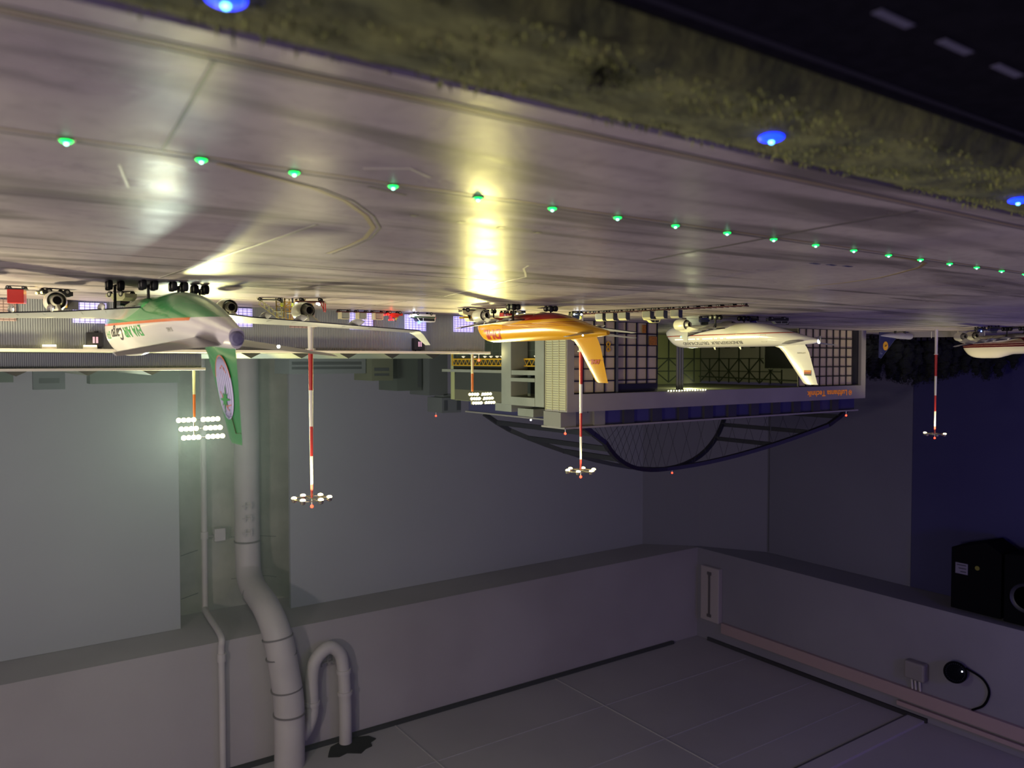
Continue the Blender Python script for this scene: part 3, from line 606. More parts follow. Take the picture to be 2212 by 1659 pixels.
for (x, y, z, lab, h) in ((-1.178, 1.868, .1067, 'red beacon on a short stem on the low hangar roof edge', .014), (-2.457, 2.35, .594, 'red beacon at the very top of the hangar roof arch', .008), (-3.02, 1.9, .3345, 'red beacon at the right end of the big hangar roof', .018), (-1.515, 1.9, .3345, 'red beacon on the near corner of the big hangar roof', .014), (-1.67, 3.0, .3501, 'red beacon on top of the dim grey tower', .014)):
    q = thing('obstruction_light', (x, y, z), lab, 'warning light'); MB().cyl((0, 0, 0), (0, 0, h), .0012, n=8).build('stem', M_WHITE, q); MB().ball((0, 0, h + .003), .0036, 10).build('lamp_globe', M_REDL, q, True)

# taxiway lights
M_GRN = mat('green_lamp', '20ff70', emit='10ff60', es=3.2); M_GRNC = mat('green_core', 'd0ffe8', emit='a0ffe0', es=9); M_BASE = mat('lamp_base', '2b2b2b', .5)
first = None
places = ['leftmost'] + [w + ' from the left' for w in ('second', 'third', 'fourth', 'fifth', 'sixth', 'seventh', 'eighth', 'ninth', 'tenth', 'eleventh', 'twelfth', 'thirteenth', 'fourteenth')] + ['fourth from the right', 'third from the right', 'second from the right', 'rightmost']
for k in range(18):
    x = -.046 - .0708 * k if k else -.046
    x = [-.046, -.118, -.176][k] if k < 3 else -.247 - .0707 * (k - 3)
    lab = 'green light let into the taxiway line, ' + places[k] + ' of the row'
    if first is None:
        q = thing('taxiway_light', (x, .5045, 0), lab, 'ground light', group='green taxiway centre lights')
        MB().lathe([(.0046, 0), (.0046, .0005), (.0036, .001)], n=14, caps=True).build('lamp_rim', M_BASE, q, True)
        MB().ball((0, 0, .0008), .0036, 12, (1, 1, .5)).build('lens', M_GRN, q, True); MB().ball((0, .0, .0024), .0011, 8).build('bulb', M_GRNC, q, True); first = q
    else: dup(first, (x, .5045, 0), lab)
first = None
M_BLU = mat('blue_lamp', '2040ff', emit='0a28ff', es=5); M_BLUC = mat('blue_core', 'a0d8ff', emit='60c0ff', es=9)
for k, (x, lab) in enumerate(((-.072, 'at the top left, cut by the photo edge'), (-.359, 'in the middle of the grass verge'), (-.653, 'far right on the grass verge'))):
    lab = 'blue edge light on the verge, ' + lab
    if first is None:
        q = thing('edge_light', (x, .272, .0008), lab, 'ground light', group='blue edge lights')
        MB().cyl((0, 0, -.005), (0, 0, .002), .0022).build('stem', M_BASE, q); MB().ball((0, 0, .0022), .0068, 18, (1, 1, .32)).build('lens', M_BLU, q, True); MB().ball((0, 0, .0043), .0014, 8).build('bulb', M_BLUC, q, True); first = q
    else: dup(first, (x, .272, .0008), lab)

# =====================================================================================
#  AIRCRAFT (built in full-size metres, scaled to 1:87)
# =====================================================================================
K = 1 / 87
M_TYRE = mat('tyre', '101112', .75); M_HUB = mat('wheel_hub', '8d8d86', .4, .3); M_STRUT = mat('gear_strut', '2a2c26', .5, .3); M_DARKH = mat('exhaust_dark', '0c0c0d', .7)
M_WING = mat('wing_grey', 'a9a8a8', .35, coat=.3); M_EDGE = mat('bare_metal', 'c9c8c4', .25, .6)
def table(tb, d):
    if d <= tb[0][0]: return tb[0][1:]
    for i in range(len(tb) - 1):
        if d <= tb[i + 1][0]:
            u = (d - tb[i][0]) / (tb[i + 1][0] - tb[i][0]); out = []
            for c in range(1, len(tb[0])):
                y0, y1 = tb[i][c], tb[i + 1][c]; s1 = (y1 - y0) / (tb[i + 1][0] - tb[i][0])
                sa = (y1 - tb[i - 1][c]) / (tb[i + 1][0] - tb[i - 1][0]) if i else s1 * 1.6
                sb = (tb[i + 2][c] - y0) / (tb[i + 2][0] - tb[i][0]) if i + 2 < len(tb) else s1
                hh = tb[i + 1][0] - tb[i][0]
                out.append((2*u**3-3*u**2+1)*y0 + (u**3-2*u**2+u)*hh*sa + (-2*u**3+3*u**2)*y1 + (u**3-u**2)*hh*sb)
            return tuple(out)
    return tb[-1][1:]
JUMBO = [(0, 4.35, 4.5, .05), (.5, 3.8, 5.3, .75), (1.3, 3.4, 6.3, 1.25), (2.6, 2.95, 7.7, 1.9), (4.2, 2.6, 8.9, 2.45), (6.5, 2.3, 9.65, 2.95), (9.5, 2.12, 10.0, 3.22), (14, 2.1, 10.05, 3.25), (20, 2.1, 9.95, 3.25), (24, 2.1, 9.3, 3.25), (27.5, 2.1, 8.75, 3.25), (44, 2.1, 8.7, 3.25), (51, 2.7, 8.85, 3.12), (57, 4.0, 9.1, 2.6), (63, 5.7, 9.4, 1.8), (67, 6.95, 9.6, 1.1), (68.6, 7.45, 9.6, .8)]
TWIN = [(0, 3.55, 3.7, .05), (.5, 3.05, 4.3, .65), (1.3, 2.65, 5.1, 1.2), (2.6, 2.2, 6.3, 1.85), (4.5, 1.95, 7.15, 2.5), (7, 1.85, 7.5, 2.8), (14, 1.85, 7.52, 2.82), (27, 1.85, 7.52, 2.82), (32, 2.35, 7.52, 2.75), (37, 3.6, 7.5, 2.35), (41.5, 4.9, 7.35, 1.6), (45, 5.8, 7.1, .8), (46.2, 6.1, 6.9, .42)]
def airliner(loc, rot, scale, label, tb, G, skin, tail_skin, jumbo, name='cargo_aircraft', winglet_mat=None, nacelle=None, gear_mat=None, tips_on=True):
    q = thing(name, (loc[0], loc[1], 0), label, 'aircraft', rot, scale=K * scale)
    L_ = tb[-1][0]; NS = 40
    def half(d, z):
        zb, zt, hw = table(tb, d); zc = zb + min(hw * 1.03, (zt - zb) / 2)
        t_ = (z - zc) / (zt - zc) if z > zc else (z - zc) / (zc - zb)
        e = 1 - min(.999, abs(t_)) ** 2
        return hw * sqrt(max(e, 0)) * (1 if z <= zc or zt - zc < hw * 1.15 else (1 - .16 * max(0, t_ - .45)))
    rings = []; ds = sorted(set([0, .15, .3, .6, 1, 1.5, 2.1] + [L_ * i / 44 for i in range(1, 45)]))
    for d in ds:
        zb, zt, hw = table(tb, d); zc = zb + min(hw * 1.03, (zt - zb) / 2); r = []
        for j in range(NS):
            a_ = 2 * pi * j / NS; z = zc + (zt - zc) * sin(a_) if sin(a_) > 0 else zc + (zc - zb) * sin(a_)
            y = half(d, z) if abs(cos(a_)) > 1e-6 else 0
            r.append((G - d, y if cos(a_) > 0 else -y, z))
        rings.append(r)
    MB().loft(rings).build('fuselage', skin, q, 60)
    def surf(d, z, off=.03): return (G - d, -(half(d, z) + off), z)
    def foil(c, t_, n=9):
        P = []
        for i in range(n): u = i / (n - 1); x = .5 - .5 * cos(pi * u); P.append((x * c, 5 * t_ * c * (.2969 * sqrt(x) - .126 * x - .3516 * x * x + .2843 * x ** 3 - .1036 * x ** 4)))
        return [(x, h) for x, h in P[::-1]] + [(x, -h * .75) for x, h in P[1:-1]]
    def wing(name, st, mt, sgn, vertical=False, tilt=-.02):
        # st: (span coordinate, leading edge distance, chord, height or lateral, thickness ratio, twist drop)
        rg = []
        for (s_, le, c, h, t_) in st:
            rg.append([(G - le - x, sgn * s_, h + w + tilt * x) if not vertical else (G - le - x, w, s_) for x, w in foil(c, t_)])
        return MB().loft(rg).build(name, mt, q, 50)
    if jumbo: WG = [(2.2, 19.5, 16.2, 3.9, .13), (5.5, 22.4, 12.9, 4.15, .12), (12, 28.3, 8.7, 4.75, .10), (22, 37.6, 5.6, 5.6, .09), (31, 46.2, 3.9, 6.5, .085), (31.6, 47.0, 3.5, 6.6, .08)]
    else: WG = [(2, 12.2, 10.2, 3.3, .14), (5.5, 14.9, 7.4, 3.55, .12), (8, 16.9, 6.2, 3.75, .11), (15, 22.3, 4.1, 4.6, .1), (21.6, 27.4, 2.5, 5.5, .09), (21.9, 27.8, 2.2, 5.6, .09)]
    for sg in (1, -1):
        w = wing('wing', WG, M_WING, sg)
        # flap track fairings and a dark trailing edge line
        tips = WG[-1]
        te = MB(); pr = None
        P = [(G - (a_[1] + a_[2]) - .03, sg * a_[0], a_[3] - .02 * a_[2]) for a_ in WG]
        for i in range(len(P) - 1): te.bar(P[i], P[i + 1], .12, .17)
        te.build('flap_edge', mat('flap_gap', '23202a', .6), w)
        pan = MB()
        for (s_) in ((6.5, 9.5, 14, 17, 23, 26) if jumbo else (6.3, 10, 14)):
            u = [a_ for a_ in WG if a_[0] <= s_][-1]; v = WG[WG.index(u) + 1]; f = (s_ - u[0]) / (v[0] - u[0]); le = lerp(u[1], v[1], f); ch = lerp(u[2], v[2], f); hz = lerp(u[3], v[3], f)
            pan.bar((G - le - ch * .72, sg * s_, hz + ch * .015 + .03), (G - le - ch * .93, sg * (s_ + .5), hz - ch * .005 + .02), .07, .03)
        pan.build('panel_line', mat('panel_line', '6a6870', .5), w)
        for s_ in ((7.5, 13.5, 17.8, 24.5) if jumbo else (6.6, 10.8, 15)):
            u = [a_ for a_ in WG if a_[0] <= s_][-1]; v = WG[WG.index(u) + 1]; f = (s_ - u[0]) / (v[0] - u[0]); tx = lerp(u[1] + u[2], v[1] + v[2], f); hz = lerp(u[3], v[3], f)
            k_ = 1.15 if jumbo else .8; c_ = []
            for i in range(9):
                uu = i / 8; rr = .55 * k_ * sin(pi * min(.97, max(.04, uu))) ** .7; c_.append([(G - tx + 3.2 * k_ - 4.6 * k_ * uu, sg * s_ + rr * .6 * cos(2 * pi * j / 10), hz - .45 * k_ - .1 * uu + rr * .9 * sin(2 * pi * j / 10)) for j in range(10)])
            MB().loft(c_).build('flap_fairing', M_WING, w, True)
        if not tips_on: pass
        elif jumbo:
            le, c, h = tips[1], tips[2], tips[3]
            MB().loft([[(G - le - x, sg * (31.5), h + (wv if False else 0) + wv * .5) for x, wv in foil(c, .08)], [(G - le - 1.0 - x, sg * 31.9, h + .5 + wv * .2) for x, wv in foil(c * .82, .08)], [(G - le - 2.6 - x, sg * (32.9 + wv), h + 1.95) for x, wv in foil(c * .42, .08)]]).build('winglet', winglet_mat or skin, w, 50)
        else:
            MB().prism([(G - tips[1] - .3, tips[3]), (G - tips[1] - 1.9, tips[3] + 1.1), (G - tips[1] - 2.6, tips[3] + 1.1), (G - tips[1] - 2.5, tips[3]), (G - tips[1] - 2.6, tips[3] - .9), (G - tips[1] - 1.9, tips[3] - .9)], sg * 21.95, sg * 22.05).build('wingtip_fence', M_WING, w)
        ht = [(1.0, 58.6, 7.6, 8.1, .09), (11.1, 66.1, 2.4, 10.0, .08)] if jumbo else [(.8, 38.6, 4.9, 6.35, .09), (8.1, 43.2, 2.0, 7.25, .09)]
        wing('tailplane', ht, M_WING, sg, tilt=.15 if jumbo else .02)
        # engines
        E_ = ([(11.7, 22.3, 2.55), (20.8, 31.0, 3.15)] if jumbo else [(7.9, 12.2, 2.1)])
        for (yy, xx, zz) in E_:
            R_ = 1.38 if jumbo else 1.36; o = Vector((G - xx, sg * yy, zz)); sc = R_ / 1.38; LN = (3.6 if jumbo else 3.3)
            # axis pointing aft
            n = MB().lathe([(1.16 * sc, .5), (1.2 * sc, .12), (1.27 * sc, 0), (1.38 * sc, .35), (1.45 * sc, 1.3), (1.40 * sc, 2.5), (1.2 * sc, LN), (1.16 * sc, LN), (1.18 * sc, LN - .9)], o, (-1, 0, 0), 32).build('engine', nacelle or skin, q, 50)
            MB().lathe([(1.17 * sc, .9), (.35, .9), (.3, .5), (.01, .1)], o, (-1, 0, 0), 28).build('fan', mat('fan_grey', '2c2c30', .4, .4), n, True)
            MB().lathe([(1.0 * sc, LN - 1.3), (.82 * sc, LN - .6), (.80 * sc, LN + .2), (.62 * sc, LN + 1.0), (.56 * sc, LN + 1.0), (.55 * sc, LN + .2)], o, (-1, 0, 0), 24).build('exhaust_cone', mat('exhaust_metal', '9a978a', .35, .2), n, True)
            MB().lathe([(.001, LN + .25), (.56 * sc, LN + .25)], o, (-1, 0, 0), 20).build('exhaust_opening', M_DARKH, n)
            MB().lathe([(.98 * sc, LN - .7), (1.17 * sc, LN - .7)], o, (-1, 0, 0), 24).build('bypass_gap', mat('bypass_dark', '3a3a38', .6), n)
            wz = [a_ for a_ in WG if a_[0] <= yy][-1]; vz = WG[WG.index(wz) + 1]; f = (yy - wz[0]) / (vz[0] - wz[0]); hz = lerp(wz[3], vz[3], f); le = lerp(wz[1], vz[1], f)
            P = [(o.x - .5, zz + 1.35 * sc), (o.x - 1.5, zz + 1.75 * sc), (G - le + .3, hz + .25), (G - le - 1.5, hz + .3), (G - le - 3.2, hz - .3), (o.x - LN - 1.0, zz + .55), (o.x - LN + .4, zz + .9 * sc)]
            MB().prism(P, sg * yy - .2, sg * yy + .2).build('pylon', nacelle or skin, n, bevel=.08)
    if jumbo: FN = [(8.3, 55.2, 12.2, 0, .09), (10.2, 58.0, 10.4, 0, .085), (19.0, 65.8, 4.3, 0, .08), (19.4, 66.5, 3.6, 0, .07)]
    else: FN = [(7.1, 33.6, 9.2, 0, .06), (7.9, 36.2, 7.2, 0, .08), (9.0, 37.4, 6.6, 0, .085), (15.5, 42.6, 3.5, 0, .08), (15.8, 43.3, 3.0, 0, .07)]
    fin = wing('tail_fin', FN, tail_skin, 1, True)
    f0, f1 = FN[1], FN[2] if jumbo else FN[3]
    # belly fairing
    if jumbo: MB().ball((G - 29, 0, 3.4), 1, 20, (13, 3.45, 1.55)).build('belly_fairing', skin, q, True)
    else: MB().ball((G - 19, 0, 2.9), 1, 20, (7.5, 2.9, 1.3)).build('belly_fairing', skin, q, True)
    def bogie(x, y, nrow=2, r=.66, w=.58, sp=.72, top=2.6, wb=.78):
        g_ = MB().cyl((x, y, r), (x, y, top), .17, .2, 10).bar((x - wb, y, r), (x + wb, y, r), .22, .2).bar((x, y, 1.6), (x + .9, y, top), .12).build('landing_gear', gear_mat or M_STRUT, q)
        for dx in ((-wb, wb) if nrow == 2 else (0,)):
            for dy in (-sp, sp):
                MB().lathe([(.30, -w / 2), (r * .93, -w / 2), (r, -w / 4), (r, w / 4), (r * .93, w / 2), (.30, w / 2)], (x + dx, y + dy, r), (0, 1, 0), 20, True).build('wheel', M_TYRE, g_, True)
                MB().cyl((x + dx, y + dy - w / 2 - .02, r), (x + dx, y + dy + w / 2 + .02, r), r * .45, n=14).build('hub', M_HUB, g_)
    if jumbo:
        for y in (-5.5, 5.5): bogie(G - 32.6, y, top=3.9)
        for y in (-1.92, 1.92): bogie(G - 35.7, y, top=2.4)
        bogie(G - 7.8, 0, 1, .6, .4, .45, 2.6)
    else:
        for y in (-4.8, 4.8): bogie(0, y, top=3.4, r=.60, wb=.72)
        bogie(G - 6.3, 0, 1, .5, .35, .35, 2.4)
    return q, surf, fin, half
M_BLACK = mat('lettering_black', '26262a', .5)

# --- green and white jumbo freighter
G = 34
EVA = mat('freighter_paint', 'd9d4d0', .25, coat=.5, layers=[('3f9150', [(-.022, 0, -1, 5.45), (1, 0, .6, 27)]), ('d9702e', [(.022, 0, 1, -5.45), (-.022, 0, -1, 5.8), (1, 0, 0, 25)])])
EVT = mat('freighter_tail', '3d8c50', .25, coat=.4, layers=[])
q, surf, fin, half = airliner((-.250, 1.342), radians(88.8), 1.0, 'white and green four-engined jumbo freighter seen from behind, globe emblem on its green tail', JUMBO, G, EVA, EVT, True, winglet_mat=mat('winglet_pale', 'd5d8c0', .3, coat=.3), nacelle=mat('nacelle_cream', 'c4c3b4', .3, coat=.4))
M_GRNL = mat('lettering_green', '2a8b45', .4)
def onside(d0, z0): return lambda u, v: surf(d0 - u, z0 + v, .05)
lettering('side_lettering', 'EVA AIR', 2.0, M_GRNL, q, onside(36.5, 6.05), bold=.04, cut=.5, xs=1.72)
lettering('side_lettering', 'Cargo', 2.5, M_BLACK, q, onside(23.6, 6.0), shear=.25, bold=.02, cut=.5, xs=1.45)
lettering('side_lettering', 'B747', 1.7, M_GRNL, q, onside(13.2, 6.2), cut=.4)
lettering('side_lettering', 'B-16462', .7, M_BLACK, q, onside(53, 6.9), cut=.4)
# tail emblem : pale globe with meridians and a green star (on both fin sides)
M_GLOBE = mat('globe_lilac', 'c3c0e0', .4); M_OR = mat('emblem_orange', 'd0703a', .4); M_MER = mat('meridian_grey', '7c7f9c', .5)
def finpt(x, z, sgn, off=.05):   # half thickness of the fin at that height
    u = (z - 10.2) / 8.8; c = lerp(10.4, 4.3, u); le = lerp(58.0, 65.8, u); xx = max(0.0, min(1.0, (x - le) / c))
    h = 5 * lerp(.085, .08, u) * c * (.2969 * sqrt(xx) - .126 * xx - .3516 * xx * xx + .2843 * xx ** 3 - .1036 * xx ** 4)
    return (G - x, sgn * (max(0, h) + off), z)
for sgn in (-1, 1):
    def EP(a_, rr): # inclined ellipse
        ex, ez = 2.35 * cos(a_) * rr, 3.35 * sin(a_) * rr; return (65.2 + ex + .42 * ez, 13.6 + ez)
    g1 = MB()
    rr_ = [0.001, .25, .5, .75, 1]; vs = [finpt(*EP(2 * pi * j / 32, r), sgn, .06) for r in rr_ for j in range(32)]
    g1.add(vs, [(i * 32 + j, i * 32 + (j + 1) % 32, (i + 1) * 32 + (j + 1) % 32, (i + 1) * 32 + j) for i in range(4) for j in range(32)])
    em = g1.build('tail_emblem', M_GLOBE, fin)
    ml = MB(); ol = MB()
    def pl(bld, pts, w, off=.09):
        P = [finpt(x, z, sgn, off) for x, z in pts]
        for i in range(len(P) - 1): bld.bar(P[i], P[i + 1], w, .02, (0, 1, 0))
    for k in range(-3, 4):
        pl(ml, [(65.2 + k / 4 * 2.35 * sqrt(max(0, 1 - (i / 8) ** 2)) + .42 * 3.35 * (i / 8), 13.6 + 3.35 * i / 8) for i in range(-8, 9)], .06)
    ml.build('meridians', M_MER, em)
    pl(ol, [EP(pi * 1.1 + pi * .8 * i / 10, 1) for i in range(11)], .12); pl(ol, [(63.4 - .1 + .31 * i, 11.9 - .35 * sin(pi * i / 10) * 0 + .9 * ((i - 5) / 5) ** 2 * 0 + 1.2 * abs((i - 4) / 6) - .6) for i in range(2, 9)], .1)
    pl(ol, [(64.0 + .45 * i, 14.1 + .2 * i + (.12 * i if i else 0)) for i in range(0, 7)], .1); pl(ol, [(66.2, 15.6), (67.4, 15.4)], .1)
    ol.build('orbit_lines', M_OR, em)['kind'] = 'stuff'
    st = MB(); cx, cz = 65.6, 14.9; pts = [finpt(cx + (1.75 if k % 4 == 0 else 1.15 if k % 2 == 0 else .5) * cos(2 * pi * k / 16 + pi / 2), cz + (1.75 if k % 4 == 0 else 1.0 if k % 2 == 0 else .5) * sin(2 * pi * k / 16 + pi / 2), sgn, .13) for k in range(16)]
    st.add([finpt(cx, cz, sgn, .13)] + pts, [(0, i + 1, (i + 1) % 16 + 1) for i in range(16)]); st.build('star', M_GRNL, em)
rl = MB(); rl.bar(finpt(66.8, 15.9, -1, .04), finpt(68.6, 18.3, -1, .04), .1, .03).bar(finpt(68.6, 18.3, -1, .04), finpt(69.9, 18.2, -1, .04), .12, .03); rl.build('rudder_gap', mat('rudder_gap', '5c6238', .5), fin)
MB().ball((G - 67.9, 4.6, 9.3), .16, 8).build('strobe', mat('strobe_white', 'ffffff', emit='f0fff8', es=25), q)
MB().lathe([(.80, -.2), (.78, .25), (.55, .55), (.001, .62)], (G - 68.4, 0, 8.53), (-1, 0, 0), 16).build('tail_cone', mat('cone_blue', '77748c', .5), q, True)

# --- yellow freighter
G = 25.3; 
YEL = mat('yellow_paint', 'cc9410', .25, coat=.15, layers=[('8a2418', [(.0, 0, -1, 3.35)]), ('8a2418', [(0, 0, 1, -4.05), (0, 0, -1, 4.18), (-1, 0, 0, 7.5)]), ('8a2418', [(0, 0, 1, -4.42), (0, 0, -1, 4.52), (-1, 0, 0, 7.5)]), ('8a2418', [(0, 0, 1, -4.75), (0, 0, -1, 4.83), (-1, 0, 0, 7.5)])])
YELF = mat('yellow_fin', 'cc9410', .25, coat=.15)
TW2 = [(d * 53.2 / 46.2, a_, b_, c_) for d, a_, b_, c_ in TWIN]
q, surf, fin, half = airliner((-1.041, 1.425), radians(91.3), .93, 'bright yellow twin-engined freighter with a dark red belly and red lettering', TWIN, 21.7, YEL, YELF, False, tips_on=False, nacelle=mat('nacelle_grey', 'b5b3a5', .3, coat=.3))
G2 = 21.7; M_DRED = mat('lettering_red', 'a3231b', .4)
lettering('side_lettering', 'DHL', 2.75, M_DRED, q, lambda u, v: surf(13.6 - u, 4.95 + v, .07), bold=.13, shear=.35, cut=.4, xs=1.25)
def fin2(u, v, x0, z0):
    z = z0 + v; x = x0 - u; f = (z - 9) / 6.5; c = lerp(6.6, 3.5, f); le = lerp(37.4, 42.6, f); xx = max(0, min(1, (x - le) / c))
    return (21.7 - x, -(5 * .083 * c * (.2969 * sqrt(xx) - .126 * xx - .3516 * xx * xx + .2843 * xx ** 3 - .1036 * xx ** 4) + .05), z)
lettering('fin_lettering', 'DHL', 1.1, M_DRED, fin, lambda u, v: fin2(u, v, 44.0, 11.5), bold=.07, shear=.35, cut=.4, xs=1.15)
b = MB(); b.bar(fin2(0, 0, 40.2, 11.65), fin2(0, 0, 41.0, 11.65), .18, .03).bar(fin2(0, 0, 44.1, 11.65), fin2(0, 0, 45.0, 11.65), .18, .03); b.build('fin_stripe', M_DRED, fin)
MB().ball((21.7 - 43.6, -3.9, 7.0), .16, 8).build('strobe', MATS['strobe_white'], q)
b = MB(); b.add([surf(3.2, z, .04) for z in (4.6, 6.2)] + [surf(3.9, z, .04) for z in (6.2, 4.6)], [(0, 1, 2, 3)]); b.build('door_outline', mat('door_line', 'a87818', .4), q)

# --- white government twin jet
GOV = mat('government_white', 'd6d2ca', .22, coat=.6, layers=[('b8432a', [(0, 0, 1, -4.52), (0, 0, -1, 4.66)]), ('2a2020', [(0, 0, 1, -4.44), (0, 0, -1, 4.52)])])
q, surf, fin, half = airliner((-1.731, 1.442), radians(93.1), 1.015, 'white state jet with red side line, lit cabin windows and flag on the fin', TWIN, 21.7, GOV, mat('government_fin', 'd6d2ca', .22, coat=.6), False, name='passenger_aircraft', nacelle=mat('nacelle_white', 'cfcbb8', .25, coat=.5))
lettering('side_lettering', 'BUNDESREPUBLIK  DEUTSCHLAND', 1.0, M_BLACK, q, lambda u, v: surf(27.6 - u, 6.15 + v, .05), cut=.4, xs=1.22)
M_WINL = mat('cabin_window', 'fffbe0', emit='fff8d8', es=2.2)
dd = 5.6
for k in range(56):
    dd += .48
    if k in (15, 18, 19, 27, 30, 31, 34, 35): continue
    c_ = Vector(surf(dd, 5.45, .03)); MB().lathe([(.001, .02), (.13, .01), (.15, 0)], c_, (0, -1, .25), 8).build('cabin_window', M_WINL, q) if k % 1 == 0 else None
def fin3(x, z, off=.05): p = fin2(0, 0, x, z); return (p[0], p[1] - off + .02, p[2])
for i, cc in enumerate(('141414', '8c1c14', 'c8741c')):
    z0 = 13.9 - .38 * (i + 1); b = MB(); b.add([fin3(42.9, z0), fin3(44.6, z0), fin3(44.6, z0 + .38), fin3(42.9, z0 + .38)], [(0, 1, 2, 3)]); b.build('flag_stripe', mat('flag_%d' % i, cc, .5), fin)
lettering('fin_lettering', 'LUFTWAFFE', .38, M_BLACK, fin, lambda u, v: fin2(u, v, 43.2, 8.9), cut=.5)
M_BLUETAIL = mat('strobe_blue', 'ffffff', emit='e8f0ff', es=30)
MB().ball((21.7 - 46.4, 0, 6.9), .22, 10).build('tail_light', M_BLUETAIL, q)
lamp('tail_light_glow', 'POINT', (-1.72, 1.442 - .30, .098), .012, (.45, .45, 1), .004)
for d in (16.5, 24.5): b = MB(); zt = table(TWIN, d)[1]; b.prism([(21.7 - d, zt - .05), (21.7 - d - .6, zt - .05), (21.7 - d - .75, zt + .55), (21.7 - d - .5, zt + .55)], -.06, .06); b.build('antenna', mat('antenna_white', 'e8e4c8', .4), q)
b = MB(); 
for x0 in (33.2,): 
    P = [surf(x0, 4.9, .04), surf(x0, 6.5, .04), surf(x0 + 1.3, 6.5, .04), surf(x0 + 1.3, 4.9, .04)]
    for i in range(4): b.bar(P[i], P[(i + 1) % 4], .07, .03)
b.build('door_outline', mat('door_grey', '8a867c', .5), q)
MB().ball((21.7 - 28.3, -22.0, 5.6), .2, 8).build('navigation_light', mat('nav_green', 'a0ffd0', emit='60ffb0', es=12), q)

# --- dark red and white jumbo at the left edge
MAR = mat('maroon_white_paint', 'ddd5c8', .25, coat=.5, layers=[('5a1218', [(0, 0, -1, 6.35)]), ('d8cabc', [(0, 0, 1, -5.72), (0, 0, -1, 5.80), (-1, 0, 0, 31)]), ('d8cabc', [(0, 0, 1, -5.05), (0, 0, -1, 5.13), (-1, 0, 0, 31)]), ('c9c3b4', [(0, 0, -1, 3.4)])])
q, surf, fin, half = airliner((-3.225, 1.306), radians(123.5), 1.0, 'white jumbo jet with dark red lower side, cut off by the right edge', JUMBO, 34, MAR, MAR, True, tips_on=False, name='passenger_aircraft', nacelle=mat('nacelle_white', 'cfcbb8'))
MB().ball((34 - 46, -20, 1.0), .3, 8)
# --- blue tail fin of a hidden jet beyond the white hangar
q = thing('parked_jet', (-3.216, 1.80, 0), 'dark blue jet tail with yellow bird disc beyond the right end of big hangar', 'aircraft', radians(0), scale=K * .8)
M_NAVY = mat('navy_paint', '1a2152', .35, coat=.3)
MB().prism([(-3.0, .8), (13.6, .8), (14.0, 12.2), (12.6, 12.6), (-.6, 2.4), (-3.0, 1.2)], -.25, .25).build('tail_fin', M_NAVY, q, bevel=.08)
MB().bar((-.6, -.3, 2.5), (12.7, -.3, 12.7), .22, .1).build('fin_edge', mat('fin_edge', '555a86', .4), q)
MB().lathe([(2.0, 0), (2.0, .12), (.001, .12)], (9.0, -.26, 7.0), (0, -1, 0), 28).build('tail_emblem', mat('disc_yellow', 'c08a20', .5), q)
b = MB(); b.bar((8.0, -.42, 6.5), (9.8, -.42, 7.5), .25, .05).bar((8.8, -.42, 7.1), (9.7, -.42, 6.6), .3, .05).bar((8.3, -.42, 7.1), (8.9, -.42, 6.8), .25, .05); b.build('bird_mark', M_NAVY, q)
lettering('fin_lettering', '* 1', 1.2, mat('fin_text', 'aab0d0', .5), q, lambda u, v: (11.6 + u, -.30, 9.9 + v))
MB().loft([[(x, r * cos(2 * pi * j / 16), 2.6 + zz + r * sin(2 * pi * j / 16)) for j in range(16)] for x, r, zz in ((-12, 1.6, -.4), (-2, 1.5, -.5), (4, 1.1, -.5), (9, .7, -.4), (13, .3, -.2))]).build('fuselage', mat('jet_grey', '8a8896', .35), q, True)
b = MB(); 
for x in (-6, 2): b.cyl((x, -.8, 0), (x, -.8, 1.2), .5)
b.build('landing_gear', M_STRUT, q)

# =====================================================================================
#  VEHICLES AND GROUND EQUIPMENT (full-size metres, scaled to 1:87)
# =====================================================================================
M_VDARK = mat('vehicle_dark', '14161a', .4); M_GLASS = mat('vehicle_glass', '1a2026', .15, coat=.5); M_HEAD = mat('head_light', 'ffffff', emit='f4f8ff', es=18); M_TAIL = mat('tail_light', 'ff2a20', emit='ff2018', es=10)
M_CHAS = mat('chassis_maroon', '4a1512', .5); M_CVAS = mat('cart_cream', 'cfc9a2', .5); M_YEL = mat('equipment_yellow', 'c9a32a', .5); M_SIL = mat('equipment_silver', 'b9bbb5', .35, .3); M_RDV = mat('vehicle_red', 'b3241c', .35, coat=.3)
M_CLEAR = mat('cart_curtain', '8f9488', .3)
def wheels(q, xs, ys, r=.33, w=.22):
    for x in xs:
        for y in ys:
            wv = MB().lathe([(r * .5, -w / 2), (r, -w / 2), (r, w / 2), (r * .5, w / 2)], (x, y, r), (0, 1, 0), 16, True).build('wheel', M_TYRE, q, True)
            MB().cyl((x, y - w / 2 - .02, r), (x, y + w / 2 + .02, r), r * .5, n=10).build('hub', M_HUB, wv)
def vehicle(name, loc, rot, label, cat='vehicle', group=None): return thing(name, (loc[0], loc[1], 0), label, cat, radians(rot), group, K)
